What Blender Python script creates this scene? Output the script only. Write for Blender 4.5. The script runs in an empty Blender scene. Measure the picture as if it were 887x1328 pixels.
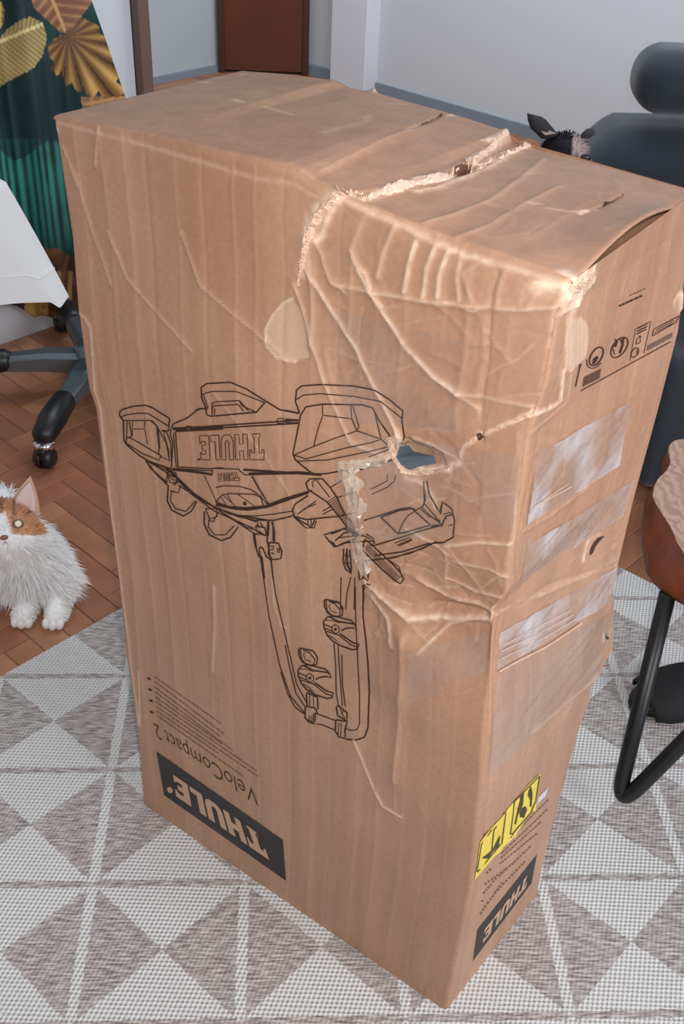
import bpy, bmesh, math, random
import numpy as np
from mathutils import Vector, Matrix
from mathutils.geometry import tessellate_polygon
random.seed(4); rng = np.random.default_rng(4)
SC = bpy.context.scene; COL = SC.collection
W, H = 887, 1328
S = 1.05
FPX, PITCH, ROLL, CAMZ = 1405.294, .635371, .047251, 1.317747*S

# ------------------------------------------------------------------ camera
cp, sp = math.cos(PITCH), math.sin(PITCH)
_f = np.array([0, cp, -sp]); _u = np.array([0, sp, cp]); _r = np.array([1., 0, 0])
RGT = math.cos(ROLL)*_r+math.sin(ROLL)*_u; UPV = -math.sin(ROLL)*_r+math.cos(ROLL)*_u; FWD = _f
CAM = np.array([0, 0, CAMZ])
cd = bpy.data.cameras.new('camera'); cam = bpy.data.objects.new('camera', cd); COL.objects.link(cam)
cam.matrix_world = Matrix([[RGT[i], UPV[i], -FWD[i], CAM[i]] for i in range(3)]+[[0, 0, 0, 1]])
cd.sensor_fit = 'VERTICAL'; cd.sensor_height = 36; cd.lens = FPX/H*36; cd.clip_start = .02
SC.camera = cam
# ------------------------------------------------------------------ light
SC.view_settings.view_transform = 'Standard'; SC.view_settings.look = 'None'
SC.view_settings.gamma = 1; SC.view_settings.use_curve_mapping = False
SC.view_settings.exposure = -.03
wd = bpy.data.worlds.new('world'); SC.world = wd; wd.use_nodes = True
wd.node_tree.nodes['Background'].inputs[0].default_value = (.84, .90, 1, 1)
wd.node_tree.nodes['Background'].inputs[1].default_value = .45
def area(name, loc, target, size, sizey, power, color, spread=math.pi):
    l = bpy.data.lights.new(name, 'AREA'); l.shape = 'RECTANGLE'; l.size = size; l.size_y = sizey
    l.energy = power; l.color = color; l.spread = spread
    o = bpy.data.objects.new(name, l); COL.objects.link(o); o.location = loc
    d = Vector(target)-Vector(loc); o.rotation_euler = d.to_track_quat('-Z', 'Y').to_euler(); return o
area('window_daylight', (2.9, -.9, 1.9), (.1, 1.3, .5), 1.8, 1.5, 96, (.84, .91, 1))
area('far_wall_fill', (.3, 3.2, 2.7), (.5, 4.8, .9), 1.6, 1.0, 60, (.86, .93, 1))  # unseen overhead fill panel, added to brighten the far walls
area('phone_flash', (.03, .0, CAMZ+.03), (.1, 1.1, .3), .03, .03, 10.5, (1, .94, .87))

# ------------------------------------------------------------------ pixel helpers
def ray(px, py):
    px = np.asarray(px, float); py = np.asarray(py, float)
    return FWD+((px-W/2)/FPX)[..., None]*RGT-((py-H/2)/FPX)[..., None]*UPV
def atz(px, py, z=0.):
    d = ray(px, py); t = (z-CAMZ)/d[..., 2]; return CAM+t[..., None]*d
def aty(px, py, y):
    d = ray(px, py); t = y/d[..., 1]; return CAM+t[..., None]*d
def atplane(px, py, p0, n):
    d = ray(px, py); t = ((np.asarray(p0)-CAM)@n)/(d@n); return CAM+t[..., None]*d
def proj(P):
    d = P-CAM; z = d@FWD
    return np.stack([W/2+FPX*(d@RGT)/z, H/2-FPX*(d@UPV)/z], -1)

# ------------------------------------------------------------------ object helpers
def tag(o, label=None, cat=None, group=None, kind=None):
    for k, v in (('label', label), ('category', cat), ('group', group), ('kind', kind)):
        if v: o[k] = v
    return o
def empty(name, loc=(0, 0, 0), rz=0, label=None, cat=None, group=None):
    o = bpy.data.objects.new(name, None); COL.objects.link(o); o.location = loc; o.rotation_euler = (0, 0, rz)
    o.empty_display_size = .05
    return tag(o, label, cat, group)
def link(name, me, mat=None, parent=None, smooth=False, loc=None):
    o = bpy.data.objects.new(name, me); COL.objects.link(o)
    if mat and not me.materials: me.materials.append(mat)
    if parent: o.parent = parent
    if loc is not None: o.location = loc
    if smooth and len(me.polygons): me.polygons.foreach_set('use_smooth', [True]*len(me.polygons))
    return o
def pyd(name, V, F, mat=None, parent=None, smooth=False):
    me = bpy.data.meshes.new(name); me.from_pydata([tuple(map(float, v)) for v in V], [], [tuple(map(int, f)) for f in F]); me.update()
    return link(name, me, mat, parent, smooth)
def bmo(name, bm, mat=None, parent=None, smooth=False):
    me = bpy.data.meshes.new(name); bm.to_mesh(me); bm.free(); return link(name, me, mat, parent, smooth)
def rbox(c, d, bev=.01, seg=3, rz=0, bm=None):
    bm = bm or bmesh.new(); g = bmesh.ops.create_cube(bm, size=1); vs = g['verts']
    M = Matrix.Translation(c) @ Matrix.Rotation(rz, 4, 'Z') @ Matrix.Diagonal((d[0], d[1], d[2], 1))
    bmesh.ops.transform(bm, matrix=M, verts=vs)
    es = list({e for v in vs for e in v.link_edges})
    if bev > 0: bmesh.ops.bevel(bm, geom=es, offset=bev, segments=seg, affect='EDGES', profile=.5)
    return bm
def tube(pts, rad, n=12, caps=True, bm=None):
    bm = bm or bmesh.new(); P = [Vector(p) for p in pts]; R = rad if hasattr(rad, '__len__') else [rad]*len(P)
    T = []
    for i in range(len(P)):
        T.append((P[min(i+1, len(P)-1)]-P[max(i-1, 0)]).normalized())
    a = T[0].orthogonal().normalized(); rings = []
    for i, p in enumerate(P):
        a = (a-T[i]*a.dot(T[i])).normalized(); b = T[i].cross(a)
        rings.append([bm.verts.new(p+(a*math.cos(2*math.pi*k/n)+b*math.sin(2*math.pi*k/n))*R[i]) for k in range(n)])
    for i in range(len(P)-1):
        for k in range(n):
            bm.faces.new((rings[i][k], rings[i][(k+1) % n], rings[i+1][(k+1) % n], rings[i+1][k]))
    if caps: bm.faces.new(rings[0][::-1]); bm.faces.new(rings[-1])
    return bm
def smoothpoly(P, it=2):
    P = [np.array(p, float) for p in P]
    for _ in range(it):
        Q = [P[0]]
        for a, b in zip(P[:-1], P[1:]): Q += [a*.75+b*.25, a*.25+b*.75]
        P = Q+[P[-1]]
    return P
def vnoise(x, y, seed=0):
    xi = np.floor(x).astype(int); yi = np.floor(y).astype(int); xf = x-xi; yf = y-yi
    h = lambda a, b: (np.sin((a*127.1+b*311.7+seed*74.7))*43758.5453) % 1.0
    u = xf*xf*(3-2*xf); v = yf*yf*(3-2*yf)
    return (h(xi, yi)*(1-u)+h(xi+1, yi)*u)*(1-v)+(h(xi, yi+1)*(1-u)+h(xi+1, yi+1)*u)*v
def fbm(x, y, seed=0, o=3):
    r = 0; a = .5
    for k in range(o): r = r+a*(vnoise(x*2**k, y*2**k, seed+k)-.5); a *= .5
    return r*2
def inpoly(X, Y, poly):
    ins = np.zeros(X.shape, bool); n = len(poly)
    for i in range(n):
        x1, y1 = poly[i]; x2, y2 = poly[(i+1) % n]
        if y1 == y2: continue
        c = ((y1 > Y) != (y2 > Y)) & (X < (x2-x1)*(Y-y1)/(y2-y1)+x1); ins ^= c
    return ins

# ------------------------------------------------------------------ materials
def srgb(r, g, b):
    f = lambda c: (c/255/12.92 if c/255 <= .04045 else ((c/255+.055)/1.055)**2.4)
    return (f(r), f(g), f(b), 1)
def mat(name, col, rough=.6, metal=0, spec=.5, var=0, vscale=8, bump=0, bscale=60, bdist=.002, coat=0, sheen=0):
    m = bpy.data.materials.new(name); m.use_nodes = True; N = m.node_tree.nodes; L = m.node_tree.links
    b = N['Principled BSDF']; b.inputs['Base Color'].default_value = col; b.inputs['Roughness'].default_value = rough
    b.inputs['Metallic'].default_value = metal; b.inputs['Specular IOR Level'].default_value = spec
    b.inputs['Coat Weight'].default_value = coat; b.inputs['Sheen Weight'].default_value = sheen
    if var or bump:
        tc = N.new('ShaderNodeTexCoord')
    if var:
        nz = N.new('ShaderNodeTexNoise'); nz.inputs['Scale'].default_value = vscale; nz.inputs['Detail'].default_value = 4
        L.new(tc.outputs['Object'], nz.inputs['Vector'])
        hs = N.new('ShaderNodeHueSaturation'); hs.inputs['Color'].default_value = col
        mr = N.new('ShaderNodeMapRange'); mr.inputs[1].default_value = .3; mr.inputs[2].default_value = .7
        mr.inputs[3].default_value = 1-var; mr.inputs[4].default_value = 1+var
        L.new(nz.outputs['Fac'], mr.inputs[0]); L.new(mr.outputs[0], hs.inputs['Value']); L.new(hs.outputs[0], b.inputs['Base Color'])
    if bump:
        n2 = N.new('ShaderNodeTexNoise'); n2.inputs['Scale'].default_value = bscale; n2.inputs['Detail'].default_value = 3
        L.new(tc.outputs['Object'], n2.inputs['Vector'])
        bp = N.new('ShaderNodeBump'); bp.inputs['Strength'].default_value = bump; bp.inputs['Distance'].default_value = bdist
        L.new(n2.outputs['Fac'], bp.inputs['Height']); L.new(bp.outputs[0], b.inputs['Normal'])
    return m
def M_(N, L, op, a, b=None, c=None):
    n = N.new('ShaderNodeMath'); n.operation = op
    for i, v in enumerate((a, b, c)):
        if v is None: continue
        if isinstance(v, (int, float)): n.inputs[i].default_value = v
        else: L.new(v, n.inputs[i])
    return n.outputs[0]
def mixc(N, L, f, a, b):
    n = N.new('ShaderNodeMix'); n.data_type = 'RGBA'
    if isinstance(f, (int, float)): n.inputs[0].default_value = f
    else: L.new(f, n.inputs[0])
    for i, v in ((6, a), (7, b)):
        if isinstance(v, tuple): n.inputs[i].default_value = v
        else: L.new(v, n.inputs[i])
    return n.outputs[2]

def cardboard():
    m = bpy.data.materials.new('brown_cardboard'); m.use_nodes = True; N = m.node_tree.nodes; L = m.node_tree.links
    b = N['Principled BSDF']; tc = N.new('ShaderNodeTexCoord')
    nz = N.new('ShaderNodeTexNoise'); nz.inputs['Scale'].default_value = 5; nz.inputs['Detail'].default_value = 5
    L.new(tc.outputs['Object'], nz.inputs['Vector'])
    n2 = N.new('ShaderNodeTexNoise'); n2.inputs['Scale'].default_value = 160; n2.inputs['Detail'].default_value = 3
    L.new(tc.outputs['Object'], n2.inputs['Vector'])
    mp = N.new('ShaderNodeMapping'); mp.inputs['Scale'].default_value = (38, 38, 2.2); L.new(tc.outputs['Object'], mp.inputs['Vector'])
    n3 = N.new('ShaderNodeTexNoise'); n3.inputs['Scale'].default_value = 1; L.new(mp.outputs[0], n3.inputs['Vector'])
    c = mixc(N, L, nz.outputs['Fac'], srgb(166, 119, 93), srgb(193, 154, 127))
    f3 = N.new('ShaderNodeMapRange'); f3.inputs[1].default_value = .35; f3.inputs[2].default_value = .65; f3.inputs[3].default_value = .92; f3.inputs[4].default_value = 1.06
    L.new(n3.outputs['Fac'], f3.inputs[0])
    f2 = N.new('ShaderNodeMapRange'); f2.inputs[1].default_value = .3; f2.inputs[2].default_value = .7; f2.inputs[3].default_value = .94; f2.inputs[4].default_value = 1.06
    L.new(n2.outputs['Fac'], f2.inputs[0])
    v = M_(N, L, 'MULTIPLY', f3.outputs[0], f2.outputs[0])
    hs = N.new('ShaderNodeHueSaturation'); L.new(c, hs.inputs['Color']); L.new(v, hs.inputs['Value'])
    at = N.new('ShaderNodeAttribute'); at.attribute_name = 'wear'; at.attribute_type = 'GEOMETRY'
    wv = M_(N, L, 'MINIMUM', at.outputs['Fac'], 1.0)
    c2 = mixc(N, L, wv, hs.outputs[0], srgb(236, 206, 182))
    L.new(c2, b.inputs['Base Color']); b.inputs['Roughness'].default_value = .5; b.inputs['Specular IOR Level'].default_value = .35
    bp = N.new('ShaderNodeBump'); bp.inputs['Strength'].default_value = .25; bp.inputs['Distance'].default_value = .0012
    hsum = M_(N, L, 'ADD', M_(N, L, 'MULTIPLY', n2.outputs['Fac'], .35), n3.outputs['Fac'])
    L.new(hsum, bp.inputs['Height']); L.new(bp.outputs[0], b.inputs['Normal'])
    return m
def tape_mat(name, haze, rough, col=(.80, .79, .82, 1)):
    m = bpy.data.materials.new(name); m.use_nodes = True; N = m.node_tree.nodes; L = m.node_tree.links
    N.remove(N['Principled BSDF']); out = N['Material Output']
    tr = N.new('ShaderNodeBsdfTransparent'); gl = N.new('ShaderNodeBsdfGlossy'); df = N.new('ShaderNodeBsdfDiffuse')
    gl.inputs['Roughness'].default_value = rough; df.inputs['Color'].default_value = col
    lw = N.new('ShaderNodeLayerWeight'); lw.inputs['Blend'].default_value = .5
    frs = M_(N, L, 'ADD', M_(N, L, 'MULTIPLY', M_(N, L, 'POWER', lw.outputs['Facing'], 4), .5), .055)
    tc = N.new('ShaderNodeTexCoord'); nz = N.new('ShaderNodeTexNoise'); nz.inputs['Scale'].default_value = 16; nz.inputs['Detail'].default_value = 5
    L.new(tc.outputs['Object'], nz.inputs['Vector'])
    hz = N.new('ShaderNodeMapRange'); hz.inputs[1].default_value = .42; hz.inputs[2].default_value = .68; hz.inputs[3].default_value = haze*.3; hz.inputs[4].default_value = haze*1.9  # pale patchy haze: paints the tape's whitish reflections, clouds the film
    L.new(nz.outputs['Fac'], hz.inputs[0])
    m1 = N.new('ShaderNodeMixShader'); L.new(hz.outputs[0], m1.inputs[0]); L.new(tr.outputs[0], m1.inputs[1]); L.new(df.outputs[0], m1.inputs[2])
    m2 = N.new('ShaderNodeMixShader'); L.new(frs, m2.inputs[0]); L.new(m1.outputs[0], m2.inputs[1]); L.new(gl.outputs[0], m2.inputs[2])
    L.new(m2.outputs[0], out.inputs[0]); return m
CARD = cardboard()
INK = mat('printed_ink', srgb(64, 42, 34), .6, spec=.2)
INKBAR = mat('printed_black', srgb(56, 52, 50), .55, spec=.3, var=.12, vscale=30)
INKSOFT = mat('printed_ink_soft', srgb(126, 90, 72), .6, spec=.2)
PLAINCARD = mat('bare_card_lettering', srgb(196, 158, 132), .55, spec=.3)

# ------------------------------------------------------------------ THE BOX
HB = 1.0*S
A0, C0, D0 = [atz(x, y) for x, y in ((185, 1042), (578, 1311), (698, 1158))]
A1, C1, D1, B1 = [atz(x, y, HB) for x, y in ((68, 150), (745, 362), (903, 248), (313, 92))]
B0 = A0+(D0-C0)
def interp(tab, t):
    t_ = np.array([a for a, b in tab]); v_ = np.array([b for a, b in tab]); o = np.argsort(t_); return np.interp(t, t_[o], v_[o])
def edge_table(P0, P1, Q0, Q1, pix):
    """offset along (Q-P) of an edge P0-P1 inside the face P-Q so that it passes the pixels"""
    u0 = Q0-P0; n = np.cross(P1-P0, u0); n /= np.linalg.norm(n); tab = []
    for x, y in pix:
        X = atplane(x, y, P0, n); w = P1-P0
        A = np.stack([w, u0/np.linalg.norm(u0)], 1); sol = np.linalg.lstsq(A, X-P0, rcond=None)[0]; tab.append((sol[0], sol[1]))
    return tab
eA = edge_table(A0, A1, C0, C1, [(68, 150), (92, 310), (99, 400), (101, 412), (113, 502), (122, 528), (135, 626), (151, 739), (162, 852), (170, 900), (178, 960), (185, 1042)])
eC = edge_table(C0, C1, A0, A1, [(745, 362), (723, 410), (707, 500), (691, 545), (683, 570), (668, 700), (657, 770), (641, 792), (637, 830), (632, 950), (612, 1150), (578, 1311)])
eD = edge_table(D0, D1, C0, C1, [(903, 248), (886, 428), (845, 580), (826, 649), (806, 732), (800, 765), (802, 812), (800, 842), (785, 866), (771, 887), (768, 908), (753, 950), (727, 1037), (707, 1112), (700, 1148), (698, 1158)])
def unit(v): return v/np.linalg.norm(v)
def lerp(a, b, t): return a*(1-t)[..., None]+b*t[..., None]
def edA(t): return lerp(A0, A1, t)+interp(eA, t)[..., None]*unit(C1-A1)
def edC(t): return lerp(C0, C1, t)+interp(eC, t)[..., None]*unit(A1-C1)
def edD(t): return lerp(D0, D1, t)+interp(eD, t)[..., None]*unit(C1-D1)
def edB(t): return lerp(B0, B1, t)
# raised lip of the top edges (metres) along the front edge A->C and back edge B->D
def lipF(s): return interp([(0, 0), (.1, .004), (.2, .009), (.4, .016), (.52, .0215), (.545, .020), (.57, .0145), (.62, .0115), (.8, .003), (.93, .001), (1, 0)], s)
def lipB(s): return interp([(0, 0), (.12, .009), (.25, .016), (.28, .012), (.35, .014), (.55, .012), (.64, .009), (.66, .003), (.8, .002), (1, 0)], s)
def lipR(s): return s*0
def lipL(s): return s*0
class Face:
    def __init__(f, e0, e1, lip, wid, n, m):
        f.e0, f.e1, f.lip, f.wid, f.n, f.m = e0, e1, lip, wid, n, m
        s = np.linspace(0, 1, n+1); t = np.linspace(0, 1, m+1); f.s, f.t = np.meshgrid(s, t)
        f.D = np.zeros_like(f.s); f.wear = np.zeros_like(f.s); f.X = f.s*wid; f.Y = f.t*HB; f.build()
    def base(f, s, t):
        P = lerp(f.e0(t), f.e1(t), s); P[..., 2] += f.lip(s)*np.clip((t-.72)/.28, 0, 1)**1.3
        return P
    def build(f):
        P = f.base(f.s, f.t)
        du = np.gradient(P, axis=1); dv = np.gradient(P, axis=0)
        n = np.cross(du, dv); n /= np.linalg.norm(n, axis=-1, keepdims=True)
        # rounded upright folds
        r = .006; a = np.clip(f.X, 0, r); b = np.clip(f.wid-f.X, 0, r)
        off = np.zeros_like(f.X); sh = np.zeros_like(f.X)
        for d, sg in ((a, 1), (b, -1)):
            th = math.pi/4*(1-d/r); k = d < r
            off -= np.where(k, r*(1-np.cos(th)), 0); sh += np.where(k, sg*((r-r*np.sin(th))-d), 0)
        us = du/np.linalg.norm(du, axis=-1, keepdims=True)
        fade = np.clip(np.minimum(f.X, f.wid-f.X)/.006, 0, 1)*np.clip((HB-f.Y)/.006, 0, 1)*np.clip(f.Y/.01, 0, 1)
        f.P = P+n*(off+f.D*fade)[..., None]+us*(sh)[..., None]
        du = np.gradient(f.P, axis=1); dv = np.gradient(f.P, axis=0); q = np.cross(du, dv)
        f.N = q/np.linalg.norm(q, axis=-1, keepdims=True); f.Nb = n
    def samp(f, A, s, t):
        x = np.clip(s, 0, 1)*f.n; y = np.clip(t, 0, 1)*f.m
        i = np.minimum(x.astype(int), f.n-1); j = np.minimum(y.astype(int), f.m-1); u = (x-i)[..., None]; v = (y-j)[..., None]
        return (A[j, i]*(1-u)+A[j, i+1]*u)*(1-v)+(A[j+1, i]*(1-u)+A[j+1, i+1]*u)*v
    def inv(f, px, surf=True):
        px = np.asarray(px, float).reshape(-1, 2); s = np.full(len(px), .5); t = np.full(len(px), .5)
        fn = (lambda a, b: f.base(a, b))
        for it in range(9):
            p = proj(fn(s, t)); e = 1e-3
            ds = (proj(fn(s+e, t))-p)/e; dt = (proj(fn(s, t+e))-p)/e
            r = px-p; det = ds[:, 0]*dt[:, 1]-ds[:, 1]*dt[:, 0]
            s = np.clip(s+(r[:, 0]*dt[:, 1]-r[:, 1]*dt[:, 0])/det, -.1, 1.1); t = np.clip(t+(ds[:, 0]*r[:, 1]-ds[:, 1]*r[:, 0])/det, -.1, 1.1)
        if surf:
            for it in range(6):
                r = (px-proj(f.samp(f.P, s, t)))*.8
                s = s+(r[:, 0]*dt[:, 1]-r[:, 1]*dt[:, 0])/det; t = t+(ds[:, 0]*r[:, 1]-ds[:, 1]*r[:, 0])/det
        return s, t
    def on(f, px, off=.0005):
        s, t = f.inv(px); return f.samp(f.P, s, t)+f.samp(f.Nb, s, t)*(off if np.isscalar(off) else np.asarray(off)[:, None])
    def metric(f, px):
        s, t = f.inv(px, False); return np.stack([s*f.wid, t*HB], 1)
    def crease(f, pts, w=.005, h=.002, wear=.5, ww=None, rough=0, kind='r', met=False):
        Q = np.array(pts, float) if met else f.metric(pts); ww = ww or w*.5
        R = max(w, ww)*4+.004
        x0, y0 = Q.min(0)-R; x1, y1 = Q.max(0)+R
        k = (f.X > x0) & (f.X < x1) & (f.Y > y0) & (f.Y < y1)
        if not k.any(): return
        X = f.X[k]; Y = f.Y[k]
        if rough: 
            X = X+fbm(X*160, Y*160, 3)*rough; Y = Y+fbm(X*160+9, Y*160+5, 5)*rough
        best = np.full(X.shape, 9.); sg = np.ones(X.shape)
        for a, b in zip(Q[:-1], Q[1:]):
            d = b-a; l2 = max(d@d, 1e-12); u = np.clip(((X-a[0])*d[0]+(Y-a[1])*d[1])/l2, 0, 1)
            ex = X-a[0]-u*d[0]; ey = Y-a[1]-u*d[1]; dd = np.hypot(ex, ey); c = d[0]*ey-d[1]*ex
            m = dd < best; best = np.where(m, dd, best); sg = np.where(m, np.sign(c), sg)
        if kind == 'r': w_ = w*.62; f.D[k] += h*.85*np.exp(-best/w_)
        elif kind == 'g': f.D[k] += h*np.exp(-(best/w)**2)
        elif kind == 's': f.D[k] += h*sg*(1-np.exp(-best/.0015))*np.exp(-best/w)
        wn = .65+.7*vnoise(X*220, Y*220, 7)
        f.wear[k] = np.maximum(f.wear[k], wear*np.exp(-(best/(ww*.8))**2)*wn)
    def rbf(f, pts):
        Q = f.metric([(a, b) for a, b, c in pts]); v = np.array([c for a, b, c in pts])*.001
        K = np.hypot(Q[:, None, 0]-Q[None, :, 0], Q[:, None, 1]-Q[None, :, 1])
        w = np.linalg.solve(K+1e-6*np.eye(len(v)), v); D = np.zeros_like(f.D)
        for q, c in zip(Q, w): D += c*np.sqrt((f.X-q[0])**2+(f.Y-q[1])**2+1e-5)
        f.D += D
    def patch(f, poly, wear=0, h=0, edge=0):
        Q = f.metric(poly); k = inpoly(f.X, f.Y, [tuple(q) for q in Q])
        f.wear[k] = np.maximum(f.wear[k], wear*(.85+.3*vnoise(f.X[k]*90, f.Y[k]*30, 2))); f.D[k] += h
    def obj(f, name, parent, inward=.004):
        V = f.P.reshape(-1, 3); nx = f.n+1; idx = np.arange(nx*(f.m+1)).reshape(f.m+1, nx)
        F = np.stack([idx[:-1, :-1], idx[:-1, 1:], idx[1:, 1:], idx[1:, :-1]], -1).reshape(-1, 4)
        me = bpy.data.meshes.new(name); me.vertices.add(len(V)); me.vertices.foreach_set('co', V.astype(np.float32).ravel())
        me.loops.add(F.size); me.loops.foreach_set('vertex_index', F.astype(np.int32).ravel())
        me.polygons.add(len(F)); me.polygons.foreach_set('loop_start', np.arange(0, F.size, 4, dtype=np.int32))
        me.update(calc_edges=True); me.validate()
        a = me.attributes.new('wear', 'FLOAT', 'POINT'); a.data.foreach_set('value', f.wear.astype(np.float32).ravel())
        return link(name, me, CARD, parent, True)
WF = float(np.linalg.norm(C1-A1)); WR = float(np.linalg.norm(D1-C1))
front = Face(edA, edC, lipF, WF, 290, 520)
side = Face(edC, edD, lipR, WR, 140, 440)

def scaled(o, s, P): return [(o[0]+x*s, o[1]+y*s) for x, y in P]
# --- broad dents on the front (pixel, pixel, millimetres out of the plane)
front.rbf([(75, 160, 0), (130, 560, 0), (170, 880, 0), (190, 1040, 0), (380, 1165, 0), (578, 1300, 0), (250, 200, 0), (220, 400, 1), (260, 700, 2), (300, 950, 0), (420, 1060, 0),
           (330, 300, 2), (430, 262, 2), (395, 400, -3), (440, 460, -7), (500, 400, 1), (560, 340, 3), (600, 420, -3), (700, 380, 0), (690, 470, 0), (620, 520, -3), (560, 540, -2),
           (540, 600, -12), (480, 640, -7), (440, 590, -4), (620, 640, -3), (665, 600, 0), (655, 720, 0), (600, 720, 0), (520, 720, -4), (455, 728, -6), (400, 700, -1), (360, 560, 1),
           (500, 775, 1), (560, 793, -15), (620, 790, -12), (648, 800, -1), (530, 825, 13), (524, 900, 10), (516, 990, 4), (480, 800, -6), (474, 900, -6), (430, 900, -1), (580, 860, 4), (620, 900, 0), (600, 1000, 0), (540, 1060, 1), (590, 1150, 0), (470, 1180, 0)])
C = front.crease
c6 = lambda P: scaled((350, 150), .50733, P)
c7 = lambda P: scaled((350, 400), .50733, P)
c6b = lambda P: scaled((300, 650), .39459, P)
c8t = lambda P: scaled((400, 220), .13551, P)
# long creases
C(c8t([(330, 230), (230, 290), (150, 360), (90, 440), (30, 560), (0, 650)]), .009, .005, 1.0, .008, .004)
C(c8t([(0, 650), (-20, 760), (-50, 900), (-70, 1000)]), .006, .003, 1.0, .005, .003)
C(c8t([(300, 290), (240, 360), (190, 470), (150, 600), (80, 680)]), .004, .002, .9, .004, .003)
C(c6([(97, 317), (105, 420), (100, 590)]), .006, .003, .35)
C(c6([(100, 590), (0, 640)]), .004, .0, 0)
C(c7([(60, -60), (80, 0), (130, 190), (200, 350), (310, 400)]), .005, .0025, .55, .0022)
C(c8t([(80, 680), (140, 820), (155, 920), (210, 1060), (350, 1170)]), .004, .0025, .5, .002)
C(c7([(90, -110), (150, 0), (215, 110), (270, 230), (325, 350)]), .006, .0035, .9, .0028)
C(c8t([(420, 760), (470, 900), (560, 980), (640, 1190), (720, 1310)]), .004, .0025, .7, .0022)
C(c7([(230, -100), (285, 0), (345, 100), (415, 175), (480, 220)]), .006, .0035, .85, .0028)
C(c7([(480, 220), (600, 240), (700, 255)]), .004, .002, .35)
C(c7([(415, 175), (530, 260), (540, 320)]), .004, .002, .4)
C(c6([(160, 430), (330, 460), (440, 480), (540, 490), (640, 495), (745, 488)]), .006, .003, .45, .0022)
C(c6([(355, 465), (470, 478), (520, 500), (545, 490)]), .003, .001, .5)
for P, s in (([(325, 280), (280, 410)], .5), ([(380, 320), (362, 380), (348, 445)], .9), ([(430, 330), (405, 400), (395, 460)], .75), ([(462, 345), (440, 400), (432, 462)], .95), ([(492, 350), (482, 420), (485, 470)], .6),
             ([(545, 370), (500, 400), (520, 480)], .3), ([(600, 400), (580, 485)], .3), ([(650, 430), (640, 480)], .2), ([(250, 250), (215, 330), (195, 560)], .25), ([(690, 440), (660, 490)], .15)):
    C(c6(P), .005, .003*s+.0012, s*.8, .0028)
C([(645, 352), (632, 420), (624, 500), (621, 560)], .004, -.0035, .12)
C([(612, 355), (600, 470), (590, 560)], .008, .002, .1)
C(c7([(750, 0), (752, 90), (735, 240), (700, 262), (660, 268), (590, 305), (530, 330), (490, 360), (480, 385)]), .004, .0022, .95, .0022, .003)
C(c7([(655, 290), (640, 420), (625, 600), (610, 720)]), .004, -.002, .15)
C(c7([(630, 490), (625, 640), (600, 740)]), .004, .0015, .3)
C(c7([(370, 700), (440, 750), (560, 775), (630, 752)]), .006, .005, .55, .003)
C(c7([(240, 700), (300, 745), (360, 790), (450, 803), (560, 800), (600, 770)]), .007, .006, .65, .004, .002)
C(c7([(260, 740), (310, 790), (320, 850)]), .006, .004, .6, .004, .002)
C(c7([(440, 700), (520, 735), (600, 742)]), .004, .003, .6)
C(c7([(400, 770), (470, 776), (540, 790)]), .004, -.006, 0)
C(c7([(445, 610), (530, 598), (620, 603)]), .003, .0025, .6, .002)
C(c7([(440, 610), (440, 730)]), .003, .0022, .4)
C(c7([(450, 615), (540, 740)]), .003, .002, .4)
C(c7([(460, 650), (560, 668), (610, 690)]), .003, .002, .5)
C(c7([(500, 755), (560, 700), (600, 680)]), .003, .002, .3)
C(c7([(390, 870), (450, 815), (540, 800)]), .003, .0025, .6, .002)
C(c7([(340, 570), (420, 610), (460, 640)]), .003, .002, .55, .002)
C([(530, 822), (527, 880), (518, 960), (514, 1010)], .012, .006, .1, .004)
C(c6b([(405, 785), (430, 840), (470, 940), (500, 1000), (560, 1035)]), .004, .0025, .8, .0022)
C([(515, 1000), (512, 1060), (520, 1065)], .003, .001, .2)
C(c6b([(130, 240), (140, 350), (160, 410), (180, 420)]), .003, .001, .4)
C([(278, 760), (279, 800), (276, 870)], .004, .002, .35, .003)
C([(235, 300), (260, 370), (330, 430), (370, 470)], .003, .0015, .35, .0015)
C([(140, 300), (165, 360), (200, 400), (250, 455)], .003, .0015, .4, .0015)
C([(98, 225), (120, 300), (145, 370)], .003, .0015, .3, .0015)
C([(82, 190), (92, 215), (100, 240)], .003, .0015, .4, .0015)
C([(128, 165), (124, 215)], .003, .002, .4, .0015)
C([(99, 404), (110, 412), (118, 425), (123, 500), (133, 560), (155, 740), (168, 840), (180, 940)], .003, .0022, .55, .0018)
C([(180, 870), (181, 940)], .003, .001, .6, .002)
C([(275, 505), (350, 600), (400, 690)], .003, .0012, .3, .0015)
C([(140, 500), (175, 760), (195, 1040)], .008, .001, .05)
C([(640, 210), (641, 211)], .003, 0, 0)
# vertical score of the corrugation
for x in np.arange(.03, WF-.02, .034):
    xx = x+rng.normal(0, .003); C([(xx, .0), (xx+.002, .5), (xx, HB)], .003, rng.uniform(.0003, .0011)*rng.choice([-1, 1]), .06, .002, met=True)
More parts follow.
